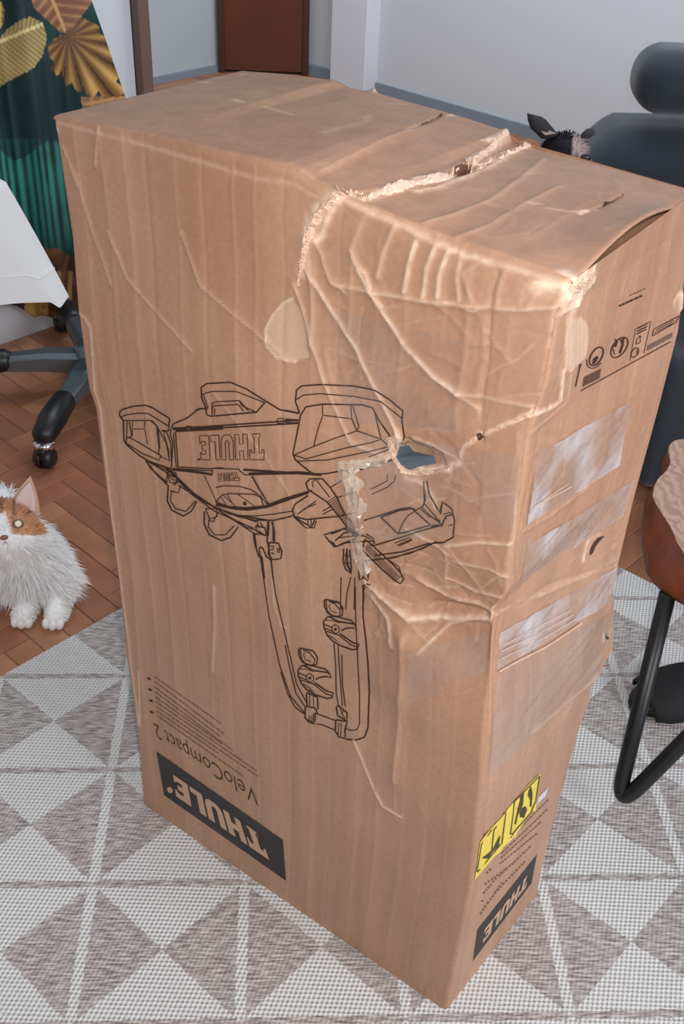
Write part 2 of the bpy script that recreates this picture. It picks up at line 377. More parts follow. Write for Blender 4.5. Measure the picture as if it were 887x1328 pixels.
# fine crumple in the damaged area
def crumple(F, poly, n, L, h, wear, seed):
    r = np.random.default_rng(seed); Q = F.metric(poly); x0, y0 = Q.min(0); x1, y1 = Q.max(0); c = 0
    while c < n:
        p = np.array([r.uniform(x0, x1), r.uniform(y0, y1)])
        if not inpoly(np.array([p[0]]), np.array([p[1]]), [tuple(q) for q in Q])[0]: continue
        a = r.uniform(0, math.pi); l = L*r.uniform(.4, 1); pts = [p]
        for k in range(3):
            a += r.normal(0, .16); pts.append(pts[-1]+l/3*np.array([math.cos(a), math.sin(a)]))
        F.crease(pts, .0032, h*.8*r.uniform(-1, 1), wear*.8*r.uniform(0, 1)**1.5, .0012, .0003, met=True); c += 1
crumple(front, [(395, 330), (480, 270), (740, 370), (725, 520), (600, 570), (580, 620), (450, 620)], 46, .07, .0018, .35, 1)
crumple(front, [(440, 580), (600, 600), (670, 600), (655, 790), (560, 820), (450, 740)], 50, .06, .002, .45, 2)
crumple(front, [(460, 740), (650, 780), (630, 850), (480, 830)], 36, .045, .002, .45, 6)
crumple(front, [(100, 300), (400, 300), (430, 700), (300, 980), (170, 800)], 30, .05, .0007, .12, 3)
crumple(front, [(440, 850), (620, 850), (600, 1100), (440, 1050)], 22, .06, .0008, .12, 5)
# torn-open spots, peeled patches, broken edges
front.patch([(378, 388), (365, 395), (352, 410), (343, 430), (345, 450), (358, 465), (380, 470), (398, 465), (394, 430), (389, 405)], .36, -.0006)
C([(378, 388), (365, 395), (352, 410), (343, 430), (345, 450), (358, 465), (380, 471)], .002, .001, .8, .0015)
front.patch([(520, 572), (530, 580), (566, 590), (572, 606), (545, 612), (520, 606), (512, 590)], .0, -.009)
C([(508, 565), (512, 590), (522, 608), (545, 616), (575, 612), (590, 603)], .004, .003, .9, .004, .002)
C([(530, 573), (560, 583), (585, 596)], .003, .002, .6, .002, .002)
C([(440, 605), (455, 606), (480, 600), (510, 596)], .004, .003, .8, .005, .003)
C([(519, 625), (540, 630), (550, 640), (560, 660)], .005, .002, .5, .004, .003)
C([(72, 158), (200, 192), (340, 232), (420, 256)], .002, .0, .28, .0026)
C([(440, 256), (520, 290), (620, 335), (742, 370)], .002, .0, .55, .0036, .002)
C([(700, 372), (735, 372), (745, 395), (742, 420)], .004, .003, 1.0, .009, .004)
C([(734, 400), (731, 470), (733, 520)], .003, .002, .9, .004, .002)
C([(66, 152), (74, 168)], .003, .002, 1.0, .004, .003)
C([(735, 370), (712, 460)], .002, .0, .22, .003)
for x in (548, 556, 564): C([(x, 1278), (x+3, 1296)], .002, -.001, 0)
C([(623, 562), (623, 569)], .003, -.006, 0)
front.build()

# --- side face
side.rbf([(760, 380, 0), (885, 300, 0), (880, 420, 0), (790, 480, -2), (700, 600, 0), (820, 560, 1), (740, 640, -4), (800, 700, -1), (690, 740, -3), (765, 716, -5), (650, 790, 0), (720, 800, -6), (790, 830, 2), (700, 880, 1), (760, 880, 3), (650, 900, 0), (740, 950, -2), (690, 960, 0), (640, 1050, 0), (710, 1060, 0), (590, 1280, 0), (690, 1150, 0)])
c1 = lambda P: scaled((600, 300), .32356, P); c2 = lambda P: scaled((560, 600), .36866, P); c3 = lambda P: scaled((560, 950), .36866, P)
K = side.crease
K([(748, 366), (735, 372), (745, 395), (760, 350)], .004, .003, 1.0, .010, .004)
K(c1([(525, 145), (520, 200), (480, 250), (440, 300), (400, 320)]), .003, .002, .9, .004, .003)
side.patch(c1([(430, 200), (525, 150), (522, 200), (485, 240), (450, 300), (400, 330), (400, 230)]), .55, .001)
side.patch(c1([(415, 345), (470, 350), (500, 390), (502, 450), (490, 510), (430, 560), (410, 560)]), .42, .0006)
K(c1([(470, 350), (500, 390), (502, 450), (490, 510), (430, 560)]), .002, .001, .6, .0016)
for q in np.linspace(420, 495, 6): K(c1([(q, 360), (q-4, 540)]), .0012, .0007, .3, .001)
K(c1([(405, 560), (395, 680), (340, 712), (270, 740)]), .003, .002, .9, .003, .002)
K(c2([(600, 255), (570, 275), (555, 320)]), .0022, -.008, 0); K(c2([(560, 280), (545, 350)]), .003, .003, .8, .003)
K(c2([(625, 580), (615, 615)]), .0022, -.007, 0); K(c2([(600, 600), (600, 625)]), .003, .002, .7, .003)
K(c1([(870, 250), (850, 290)]), .004, -.006, 0); K(c1([(878, 250), (872, 310)]), .004, .004, .7, .005)
K(c2([(350, 949), (440, 870), (580, 750), (655, 650)]), .004, .003, .35, .002)
K(c2([(240, 520), (330, 500), (430, 440), (650, 360)]), .005, -.004, .1)
K(c2([(215, 540), (300, 500), (400, 470), (560, 400), (655, 340)]), .004, .003, .3, .002)
K(c2([(330, 240), (430, 190), (560, 90)]), .003, .002, .25)
K(c2([(660, 380), (600, 460), (570, 520)]), .003, .002, .3)
K(c2([(655, 285), (645, 290)]), .002, -.003, 0)
K(c2([(352, 560), (350, 740), (330, 949)]), .006, .0012, .1)
K([(742, 440), (738, 520), (690, 560)], .004, .001, .3)
K([(650, 798), (643, 860), (640, 950), (621, 1150), (589, 1296)], .0028, -.004, 0)
K([(700, 560), (672, 700), (662, 775)], .0025, -.0015, 0)
for x in np.arange(.02, WR-.01, .03): K([(x, 0), (x+.001, HB)], .003, rng.uniform(.0003, .0008)*rng.choice([-1, 1]), .04, met=True)
crumple(side, [(695, 560), (840, 490), (800, 730), (650, 840), (670, 700)], 40, .05, .0015, .3, 11)
crumple(side, [(645, 800), (800, 730), (790, 850), (640, 950)], 26, .05, .0013, .2, 12)
crumple(side, [(750, 370), (880, 310), (860, 480), (750, 520)], 12, .04, .0008, .15, 13)
side.build()
# --- hidden faces share the upright edges
back = Face(edD, edB, lambda s: lipB(1-s), WF, 60, 120)
left = Face(edB, edA, lambda s: s*0, WR, 30, 120)
crumple(back, [(500, 300), (500, 900), (700, 900), (700, 300)], 1, .05, 0, 0, 1)
back.build(); left.build()

BOX = empty('cardboard_box', tuple((A0+C0+D0+B0)/4), 0, 'tall battered brown cardboard shipping box standing upright on the patterned rug', 'box')
bx0 = np.array((A0+C0+D0+B0)/4)
def boxchild(o, par=None):
    """children are written in world coordinates; keep them there under the box"""
    if par is None: o.parent = BOX; o.matrix_parent_inverse = Matrix.Translation(-Vector(bx0))
    else: o.parent = par
    return o
front_o = boxchild(front.obj('front_panel', None)); side_o = boxchild(side.obj('side_panel', None))
boxchild(back.obj('back_panel', None)); boxchild(left.obj('side_panel', None))
# bottom
bo = pyd('bottom_panel', [A0+[0, 0, .003], C0+[0, 0, .003], D0+[0, 0, .003], B0+[0, 0, .003]], [(0, 3, 2, 1)], CARD); boxchild(bo)

# --- top: bilinear sheet between the lips, with slits, tear and a lifted edge at the right
nx, ny = 290, 150
s, t = np.meshgrid(np.linspace(0, 1, nx+1), np.linspace(0, 1, ny+1))
def top_base(s, t):
    P = lerp(lerp(A1, C1, s), lerp(B1, D1, s), t)
    P[..., 2] += lipF(s)*(1-t)+lipB(s)*t+.004*np.sin(np.pi*t)*np.sin(np.pi*s)
    return P
class Top(Face):
    def __init__(f):
        f.n, f.m = nx, ny; f.s, f.t = s, t; f.wid = WF; f.D = np.zeros_like(s); f.wear = np.zeros_like(s); f.X = s*WF; f.Y = t*HB; f.P = top_base(s, t)
        f.Nb = np.zeros_like(f.P); f.Nb[..., 2] = 1
    def base(f, s, t): return top_base(s, t)
    def metric(f, px):
        a, b = f.inv(px, False); return np.stack([a*WF, b*WR], 1)
    def build(f):
        rx = np.minimum(f.X, WF-f.X); ry = np.minimum(f.Yr, WR-f.Yr); r = .004
        e = np.zeros_like(f.X)
        for q in (rx, ry): e -= np.where(q < r, .0016*(1-q/r)**2, 0)
        f.P = top_base(f.s, f.t); f.P[..., 2] += f.D+e+.0008
        sgn = f.P-f.P.mean((0, 1)); 
top = Top(); top.Yr = top.t*WR; top.Y = top.Yr
T = top.crease
T(c6([(160, 200), (200, 205), (250, 210), (300, 190), (380, 165), (440, 158), (480, 140), (520, 120), (560, 90), (600, 55), (615, 35)]), .006, .0035, .55, .005, .004)
T(c6([(370, 188), (430, 178), (500, 150), (560, 125), (620, 92), (685, 62)]), .005, .003, .6, .0045, .003)
T(c6([(465, 148), (500, 138), (520, 128)]), .004, -.012, 0)
T(c6([(540, 66), (570, 66)]), .002, .002, .8, .002)
T(c6([(560, 70), (575, 60), (612, 36)]), .004, .0015, .9, .004, .003)
T(c6([(395, 272), (470, 250), (560, 215), (640, 160), (700, 108)]), .005, .0022, .22, .0025)
T(c6([(480, 310), (560, 280), (640, 230), (740, 180)]), .005, .002, .2, .0025)
T(c6([(130, 145), (250, 85), (352, 38)]), .004, .0015, .2, .0015)
T(c6([(352, 38), (395, 22), (440, 0)]), .0015, -.006, 0); T(c6([(352, 40), (395, 24)]), .003, .001, .9, .002, .002)
T(c6([(455, 3), (465, 0)]), .003, .001, 1, .003)
T(c6([(800, 244), (830, 242)]), .003, .001, .9, .003, .002)
T(c6([(710, 235), (760, 245), (800, 248)]), .002, .0005, .5, .003, .003); T(c6([(650, 220), (690, 225)]), .002, .0005, .4, .003, .003)
T([(752, 278), (781, 268), (805, 254)], .0015, -.006, 0)
T([(700, 184), (760, 206), (887, 240)], .003, .0005, .3, .002)
T([(262, 108), (270, 108)], .002, 0, .9, .003, .002); T([(312, 98), (318, 97)], .002, 0, .9, .002); T([(302, 130), (316, 134)], .002, 0, .7, .003, .002)
T([(345, 140), (380, 150)], .002, 0, .4, .003, .002); T([(386, 105), (388, 104)], .002, 0, .2, .003)
T([(472, 112), (478, 116), (486, 121)], .004, .006, .9, .004, .002)
T([(505, 135), (525, 136)], .002, 0, .3, .004, .002); T([(420, 172), (470, 160), (480, 150)], .002, 0, .25, .006, .004)
T([(160, 170), (300, 210), (420, 246)], .002, .0, .22, .003, .002); T([(300, 205), (350, 215)], .002, 0, .4, .003, .002)
T([(480, 265), (600, 318), (700, 352), (742, 362)], .002, .0, .4, .004, .003)
T([(745, 360), (735, 355)], .003, 0, .9, .008, .004)
crumple(top, [(420, 250), (690, 170), (880, 240), (745, 350)], 40, .05, .001, .22, 21)
crumple(top, [(120, 150), (310, 100), (640, 170), (420, 240)], 30, .05, .0005, .14, 22)
# lifted right edge (the flap stands off the side panel)
lift = np.clip((top.s-.90)/.10, 0, 1)**1.5*.013*np.clip(np.sin(np.pi*np.clip((top.t-.06)/.75, 0, 1)), 0, 1)
top.D += lift
# broken ledge on the right of the tear sits lower
lo = top.metric(c6([(160, 200), (300, 190), (440, 158), (560, 90), (615, 35)]))
top.D -= .004*np.clip((top.X-np.interp(top.Y, lo[:, 1], lo[:, 0]))/.006, 0, 1)*np.exp(-np.clip(top.X-np.interp(top.Y, lo[:, 1], lo[:, 0]), 0, 9)/.09)
top.build()
top_o = boxchild(top.obj('top_flap', None))
md = top_o.modifiers.new('thick', 'SOLIDIFY'); md.thickness = .003; md.offset = -1

# ------------------------------------------------------------------ printing
def strips(face, name, polys, width, material, parent, off=.0006, step=3.0, closed=False, jit=0):
    PX = []; F = []; base = 0
    for item in polys:
        P, w = (item if isinstance(item, tuple) and isinstance(item[0], list) else (item, width))
        P = [np.array(p, float) for p in P]; Q = []
        for a, b in zip(P[:-1], P[1:]):
            k = max(1, int(np.linalg.norm(b-a)/step)); Q += [a+(b-a)*i/k for i in range(k)]
        Q.append(P[-1]); Q = np.array(Q)
        if len(Q) < 2: continue
        T_ = np.gradient(Q, axis=0); T_ /= (np.linalg.norm(T_, axis=1, keepdims=True)+1e-9); Nn = np.stack([-T_[:, 1], T_[:, 0]], 1)
        PX += list(Q+Nn*w/2)+list(Q-Nn*w/2); n = len(Q)
        F += [(base+i, base+i+1, base+n+i+1, base+n+i) for i in range(n-1)]; base += 2*n
    V = face.on(np.array(PX), off); o = pyd(name, V, F, material); return boxchild(o, parent)
def quadmap(uv, q):
    """unit square -> pixel quad UL,UR,LR,LL (projective)"""
    src = [(0, 0), (1, 0), (1, 1), (0, 1)]; A = []; b = []
    for (x, y), (X, Y) in zip(src, q):
        A.append([x, y, 1, 0, 0, 0, -x*X, -y*X]); b.append(X); A.append([0, 0, 0, x, y, 1, -x*Y, -y*Y]); b.append(Y)
    h = np.linalg.solve(np.array(A, float), np.array(b, float)); uv = np.asarray(uv, float).reshape(-1, 2); x, y = uv[:, 0], uv[:, 1]
    w = h[6]*x+h[7]*y+1; return np.stack([(h[0]*x+h[1]*y+h[2])/w, (h[3]*x+h[4]*y+h[5])/w], 1)
def quadpatch(face, name, q, material, parent, off=.0006, nu=24, nv=10, wob=0):
    u, v = np.meshgrid(np.linspace(0, 1, nu+1), np.linspace(0, 1, nv+1)); px = quadmap(np.stack([u.ravel(), v.ravel()], 1), q)
    o_ = off if not wob else off+wob*(.5+.5*np.clip(fbm(px[:, 0]/7+px[:, 1]/9, (px[:, 1]+.6*px[:, 0])/26, 4)*2, -1, 1))
    V = face.on(px, o_); i = np.arange((nu+1)*(nv+1)).reshape(nv+1, nu+1)
    F = np.stack([i[:-1, :-1], i[:-1, 1:], i[1:, 1:], i[1:, :-1]], -1).reshape(-1, 4)
    a_, b_, c_ = V[F[0, 0]], V[F[0, 1]], V[F[0, 2]]
    if np.cross(b_-a_, c_-b_)@(CAM-a_) < 0: F = F[:, ::-1]
    return boxchild(pyd(name, V, F, material, None, bool(wob)), parent)
def polypatch(face, name, polys, material, parent, off=.0008):
    V = []; F = []
    for P in polys:
        P = [tuple(p) for p in P]; tri = tessellate_polygon([[Vector((x, y, 0)) for x, y in P]]); b = len(V); V += P
        F += [(b+a, b+c, b+d) for a, c, d in tri]
    return boxchild(pyd(name, face.on(np.array(V), off), F, material), parent)
LET = {'T': (.92, [(0, 1), (0, .6), (.1, .6), (.14, .74), (.3, .74), (.3, .12), (.22, .1), (.22, 0), (.7, 0), (.7, .1), (.62, .12), (.62, .74), (.78, .74), (.82, .6), (.92, .6), (.92, 1)]),
       'H': (.85, [(0, 0), (.3, 0), (.3, .38), (.55, .38), (.55, 0), (.85, 0), (.85, 1), (.55, 1), (.55, .64), (.3, .64), (.3, 1), (0, 1)]),
       'U': (.85, [(0, 1), (0, .3), (.08, .1), (.25, 0), (.6, 0), (.77, .1), (.85, .3), (.85, 1), (.55, 1), (.55, .32), (.48, .24), (.37, .24), (.3, .32), (.3, 1)]),
       'L': (.6, [(0, 0), (.6, 0), (.6, .26), (.3, .26), (.3, 1), (0, 1)]),
       'E': (.7, [(0, 0), (.7, 0), (.7, .32), (.62, .32), (.58, .24), (.3, .24), (.3, .39), (.55, .39), (.55, .61), (.3, .61), (.3, .77), (.58, .77), (.62, .68), (.7, .68), (.7, 1), (0, 1)])}
def letters(word, q, gap=.09, flip=True):
    tot = sum(LET[c][0] for c in word)+gap*(len(word)-1); x = 0; out = []
    for ch in word:
        w, P = LET[ch]; uv = [((x+a)/tot, b) for a, b in P]; x += w+gap
        if flip: uv = [(1-a, b) for a, b in uv]       # upside down: reading starts at the image right, feet at the top
        out.append(quadmap(uv, q))
    return out
def textpx(txt, q, size_x=None, offset=0):
    cu = bpy.data.curves.new('t', 'FONT'); cu.body = txt; cu.size = 1; cu.offset = offset; cu.resolution_u = 3
    o = bpy.data.objects.new('t', cu); COL.objects.link(o); dg = bpy.context.evaluated_depsgraph_get(); dg.update()
    me = bpy.data.meshes.new_from_object(o.evaluated_get(dg)); bpy.data.objects.remove(o)
    V = np.array([v.co[:2] for v in me.vertices]); F = [tuple(p.vertices) for p in me.polygons]; x0, y0 = V.min(0); x1, y1 = V.max(0)
    uv = (V-[x0, 0])/[x1-x0, .72]; uv[:, 0] = 1-uv[:, 0]; return quadmap(uv, q), F
def textobj(face, name, txt, q, material, parent, off=.0007, offset=0):
    px, F = textpx(txt, q, offset=offset); return boxchild(pyd(name, face.on(px, off), F, material), parent)

# front logo bar (upside down), lettering, name line
quadpatch(front, 'logo_bar', [(203, 974), (367, 1089), (371, 1142), (213, 1031)], INKBAR, front_o, .0005, 30, 10)['label'] = 'printed black bar'
polypatch(front, 'logo_lettering', letters('THULE', [(225, 1004), (338, 1082), (350, 1115), (229, 1032)]), PLAINCARD, front_o, .0010)
polypatch(front, 'trademark_dot', [[(219, 1020), (223, 1021), (225, 1025), (223, 1028), (219, 1027), (217, 1023)]], PLAINCARD, front_o, .0010)
textobj(front, 'model_lettering', 'VeloCompact 2', [(199, 937), (333, 1025), (336, 1047), (204, 957)], INK, front_o, offset=-.012)
# small multilingual text block: too small to read in the photograph, printed as broken word strokes
words = []
def wline(a, b, w, r, fill=(2.2, 7), gap=(1, 1.8)):
    a = np.array(a, float); b = np.array(b, float); L_ = np.linalg.norm(b-a); d = (b-a)/L_; x = 0
    while x < L_-1.5:
        l = min(r.uniform(*fill), L_-x); words.append(([tuple(a+d*x), tuple(a+d*(x+l))], w)); x += l+r.uniform(*gap)
rr = np.random.default_rng(8); c4 = lambda P: scaled((170, 860), .20293, P)
tl = [((150, 85), (575, 385)), ((150, 115), (600, 455)), ((150, 150), (580, 475)), ((155, 182), (655, 560)), ((155, 215), (590, 520)), ((158, 245), (805, 690)), ((160, 275), (815, 725)), ((163, 305), (560, 575)), ((168, 335), (718, 722))]
for a, b in tl:
    P = c4([a, b]); wline(P[0], P[1], 1.25, rr, (2.5, 8), (.7, 1.3))
strips(front, 'small_print', words, 1.2, INKSOFT, front_o, .0006, 4)
polypatch(front, 'list_marker', [c4([(x-12, y-8), (x+10, y), (x+14, y+14), (x-6, y+8)]) for x, y in ((115, 95), (122, 165), (128, 235), (132, 308))], INK, front_o, .0007)

# --- line drawing of the carrier
L4 = lambda P: scaled((140, 480), .16911, P); L5 = lambda P: scaled((280, 600), .16911, P); L6 = lambda P: scaled((430, 640), .16911, P)
L7 = lambda P: scaled((370, 760), .15810, P); E8 = lambda P: scaled((130, 460), .33822, P); B7 = lambda P: scaled((370, 480), .27057, P); Q6 = lambda P: scaled((300, 650), .39459, P)
B_, M1, T1 = 2.0, 1.5, 1.1
D = []
def d(w, f, *Ps):
    for P in Ps: D.append(([tuple(p) for p in f(P)], w))
# far-left lamp
d(B_, L4, [(120, 385), (90, 345), (95, 315), (120, 298), (200, 275), (290, 268), (340, 285), (475, 370), (470, 415), (468, 465), (415, 462)], [(120, 385), (125, 540), (150, 575), (240, 650), (310, 695), (480, 755)])
d(M1, L4, [(105, 355), (150, 340), (250, 328), (310, 332), (470, 430)], [(120, 385), (330, 385), (375, 425), (450, 560), (475, 700)], [(415, 462), (455, 480), (485, 560), (490, 720)], [(150, 390), (145, 515), (165, 520)], [(165, 395), (185, 500), (160, 518), (140, 530), (145, 560), (270, 640), (395, 690), (410, 655), (170, 515)], [(375, 425), (395, 590), (390, 650)], [(340, 385), (385, 440), (400, 600)])
d(T1, L4, [(190, 390), (190, 450), (280, 450), (285, 390)], [(285, 450), (305, 570)], [(190, 450), (190, 505)], [(430, 480), (470, 620), (470, 690), (400, 660)])
d(B_, L4, [(300, 700), (330, 750), (415, 830), (460, 860)]); d(M1, L4, [(310, 700), (380, 740), (460, 790), (450, 850)], [(460, 790), (530, 830), (520, 880)], [(480, 760), (560, 850), (600, 880)], [(465, 800), (500, 840), (545, 845), (500, 880)])
# body panel with hinge bar
d(B_, L4, [(490, 440), (505, 410), (540, 395), (610, 365), (700, 295), (740, 292), (760, 310)], [(495, 445), (590, 440), (700, 440), (887, 425)])
d(3.0, L4, [(500, 452), (600, 443)], [(640, 440), (887, 430)])
d(M1, L4, [(485, 445), (480, 490), (500, 560), (490, 720), (485, 755), (500, 760)], [(520, 470), (887, 452)], [(505, 480), (525, 740), (800, 755)], [(520, 470), (540, 740)], [(600, 430), (640, 428), (640, 455), (600, 455), (600, 430)])
d(3.0, L4, [(495, 760), (700, 780), (805, 800)]); d(M1, L4, [(800, 800), (805, 750), (887, 748)], [(500, 752), (800, 770)])
d(B_, E8, [(290, 290), (765, 262)], [(330, 280), (760, 250)], [(410, 210), (390, 165), (388, 125), (410, 110), (500, 105), (560, 130), (640, 180), (690, 210), (765, 225)], [(365, 213), (405, 203), (410, 230), (425, 235), (600, 220), (630, 185)])
d(M1, E8, [(415, 205), (395, 150), (430, 140), (520, 140), (600, 170), (635, 185)], [(430, 230), (430, 185), (445, 180), (535, 175), (570, 215)], [(430, 200), (440, 195), (530, 190), (550, 215)], [(680, 245), (680, 262), (705, 262), (705, 243), (680, 245)], [(535, 178), (545, 195), (600, 220)], [(440, 205), (440, 228)])
d(3.0, E8, [(550, 440), (850, 460)], [(570, 455), (760, 450), (820, 455)]); d(M1, E8, [(430, 460), (432, 435), (530, 438), (555, 460), (640, 458), (800, 455)], [(280, 440), (430, 460)])
d(T1, E8, [(400, 462), (445, 560)], [(585, 465), (640, 560), (650, 580)])
# word outline in the drawing
for P in letters('THULE', [(259, 565), (342, 562), (343, 596), (261, 596)], .13): D.append(([tuple(p) for p in P]+[tuple(P[0])], 1.2))
for P in letters('THULE', [(283, 614), (309, 612), (311, 623), (284, 624)], .15): D.append(([tuple(p) for p in P]+[tuple(P[0])], .8))
d(3.2, E8, [(378, 398), (380, 405)])
# bumper bar
d(3.4, L5, [(0, 320), (150, 350), (250, 358), (400, 335), (540, 285), (715, 225)])
d(B_, L5, [(0, 300), (100, 335), (230, 345), (380, 330), (520, 275), (740, 210)], [(0, 340), (170, 410), (300, 440), (450, 440), (560, 415), (600, 400)]); d(M1, L5, [(150, 402), (300, 408), (430, 395), (590, 370)])
d(M1, L5, [(0, 190), (60, 175), (180, 180), (270, 205), (340, 250), (400, 320)], [(0, 300), (50, 245), (100, 235), (300, 242), (345, 265), (365, 325)]); d(T1, L5, [(275, 100), (340, 220), (415, 320)], [(170, 240), (300, 335)], [(60, 250), (160, 340)], [(40, 260), (80, 320)], [(90, 245), (120, 300)], [(215, 300), (235, 300), (235, 325), (212, 320), (215, 300)])
d(3.2, L5, [(215, 300), (232, 322)])
# left straps / feet
d(B_, E8, [(175, 405), (210, 450), (260, 500)], [(250, 430), (330, 510), (440, 585), (600, 640)], [(262, 500), (258, 560), (275, 595), (320, 618), (350, 600), (372, 560)], [(400, 600), (400, 650), (420, 690), (465, 712), (500, 700), (530, 660)], [(265, 440), (390, 560), (500, 610), (650, 635)])
d(M1, E8, [(275, 520), (270, 560), (290, 590), (330, 600), (365, 560)], [(420, 620), (415, 660), (440, 690), (480, 690), (515, 655)], [(190, 410), (270, 450), (345, 530), (440, 600), (590, 665)], [(255, 450), (270, 490), (300, 490), (290, 450), (255, 450)], [(405, 590), (420, 630), (450, 620), (445, 590), (405, 590)], [(300, 500), (560, 660), (620, 680)], [(270, 520), (300, 530), (310, 500)], [(420, 635), (435, 640), (455, 600)], [(460, 600), (600, 690)])
# centre bracket and knob
d(B_, L5, [(290, 550), (300, 620), (325, 700), (350, 720), (355, 760)], [(285, 545), (340, 545), (400, 560)], [(400, 450), (395, 600), (405, 640), (415, 710), (430, 740)], [(335, 660), (345, 645), (360, 650), (390, 720), (420, 740)], [(410, 610), (480, 615), (510, 680), (500, 735), (430, 742), (405, 700), (410, 610)], [(355, 720), (375, 887)], [(425, 740), (440, 887)], [(310, 480), (380, 500), (390, 560), (310, 520), (310, 480)], [(430, 450), (450, 520), (450, 610)])
d(M1, L5, [(440, 450), (440, 600)], [(420, 640), (445, 640), (440, 665), (420, 665)], [(425, 690), (450, 700)], [(475, 655), (490, 660), (492, 690), (475, 685), (475, 655)], [(330, 680), (345, 700)], [(410, 450), (405, 560)], [(320, 450), (330, 500)], [(340, 455), (370, 500)])
# long frame tube (down left, round, up right)
d(M1, Q6, [(78, 110), (85, 160), (92, 185)], [(92, 155), (105, 240), (125, 380), (160, 540), (195, 640), (245, 700)], [(130, 190), (145, 300), (185, 470), (215, 600), (250, 665)])
d(M1, L7, [(-35, 700), (20, 880), (80, 990), (165, 1055)], [(0, 480), (40, 680), (90, 880), (165, 990)])
d(B_, L7, [(640, 40), (655, 5)], [(640, 30), (640, 250), (660, 420), (680, 640), (690, 860), (680, 1160), (650, 1240), (580, 1262), (500, 1255)]); d(M1, L7, [(575, 0), (580, 300), (595, 600), (610, 900), (610, 1130), (590, 1175), (550, 1185), (490, 1165)])
d(M1, L7, [(400, 470), (415, 650), (420, 880), (440, 990)], [(435, 470), (440, 600), (470, 980)], [(465, 560), (470, 800), (495, 990)], [(245, 1040), (410, 1100)], [(260, 1130), (300, 1135), (410, 1180)], [(250, 1050), (245, 1110)])
d(B_, L7, [(165, 1000), (180, 985), (245, 1000), (265, 1040), (235, 1050), (230, 1130), (190, 1110), (165, 1080), (165, 1000)], [(175, 880), (180, 980)], [(175, 870), (265, 910), (270, 1010)], [(415, 1095), (510, 1110), (490, 1180), (495, 1250), (440, 1235), (412, 1190), (415, 1095)], [(420, 990), (440, 980), (510, 1040), (505, 1105), (430, 1060), (420, 990)])
d(T1, L7, [(200, 890), (200, 980)], [(230, 900), (235, 990)], [(200, 1060), (195, 1100)], [(215, 1065), (215, 1120)], [(450, 1000), (490, 1090)], [(440, 1120), (435, 1220)], [(460, 1120), (455, 1230)], [(460, 1050), (480, 1020)], [(255, 1130), (175, 1090)], [(180, 850), (230, 860), (235, 880)])
# clamps
for ox, oy in ((0, 0), (210, -400)):
    G = lambda P, ox=ox, oy=oy: L7([(x+ox, y+oy) for x, y in P])
    d(B_, G, [(110, 520), (125, 508), (230, 530), (265, 580), (260, 640), (200, 650), (140, 620), (115, 570), (110, 520)], [(105, 690), (140, 650), (200, 645), (330, 680), (360, 710), (378, 752), (340, 740), (290, 745), (250, 765)], [(105, 690), (110, 740), (135, 800), (180, 850), (250, 890), (340, 920), (385, 915), (395, 875), (340, 860), (300, 830), (240, 790)], [(150, 650), (230, 690), (300, 700), (360, 710)])
    d(M1, G, [(150, 525), (200, 545), (245, 600), (235, 640)], [(125, 515), (135, 600), (160, 625)], [(175, 730), (200, 715), (232, 735), (235, 775), (205, 790), (175, 765), (175, 730)], [(130, 770), (230, 800), (330, 880), (385, 900)], [(110, 710), (175, 740)], [(120, 745), (180, 770)])
    d(3.6, G, [(196, 745), (210, 760)]); d(T1, G, [(150, 800), (220, 850)], [(120, 680), (170, 680), (240, 700)], [(150, 560), (165, 600), (215, 620)], [(150, 560), (165, 545)])
# right lamp
d(B_, B7, [(70, 205), (50, 150), (55, 95), (80, 75), (170, 68), (330, 75), (430, 95), (500, 140), (565, 195), (560, 240), (575, 340)], [(100, 175), (75, 215), (60, 290), (38, 400), (50, 430), (130, 495)], [(100, 175), (180, 162), (370, 165), (420, 180), (450, 240), (500, 310), (515, 370)])
d(M1, B7, [(55, 140), (90, 118), (170, 112), (330, 125), (460, 150), (560, 230)], [(180, 165), (180, 215), (320, 232), (315, 165)], [(180, 220), (155, 290), (138, 365)], [(320, 232), (345, 290), (460, 330), (420, 345), (280, 375), (100, 425), (40, 405)], [(345, 290), (240, 325), (130, 368), (45, 405)], [(325, 170), (355, 270), (345, 290)], [(60, 435), (200, 430), (400, 390), (500, 365)], [(430, 200), (460, 330), (505, 370)], [(510, 375), (400, 415)])
d(B_, B7, [(130, 497), (200, 495), (330, 470), (520, 425)], [(330, 485), (520, 430)]); d(M1, B7, [(0, 190), (70, 205)])
d(2.6, B7, [(0, 235), (65, 240)]); d(M1, B7, [(0, 250), (65, 250)]); d(3.2, B7, [(0, 490), (120, 495)])
# tray, straps and wheel chock at right
d(B_, B7, [(100, 540), (120, 520), (180, 520), (215, 560), (250, 610), (280, 680), (330, 740)], [(100, 540), (110, 570), (200, 630), (250, 690), (320, 780), (345, 800)], [(35, 670), (50, 640), (110, 600)], [(35, 670), (45, 700), (100, 715), (250, 700), (345, 680)])
d(M1, B7, [(135, 560), (130, 535), (150, 525), (215, 610)], [(220, 560), (310, 505), (325, 490)], [(250, 610), (340, 580)], [(415, 595), (490, 560), (525, 530), (530, 500)], [(410, 570), (490, 530), (490, 500)], [(90, 665), (150, 640)], [(180, 690), (230, 665)], [(180, 675), (225, 650)], [(45, 705), (100, 755), (140, 755), (150, 720)], [(110, 715), (110, 740)], [(125, 715), (125, 745)], [(60, 690), (150, 625)])
for k in range(22):
    u = k/21; a = (205+u*125, 630+u*170); b_ = (245+u*110, 600+u*170) if u < .9 else (345, 760)
    d(1.1, B7, [(a[0], a[1]), (b_[0]-2, b_[1]+6)])
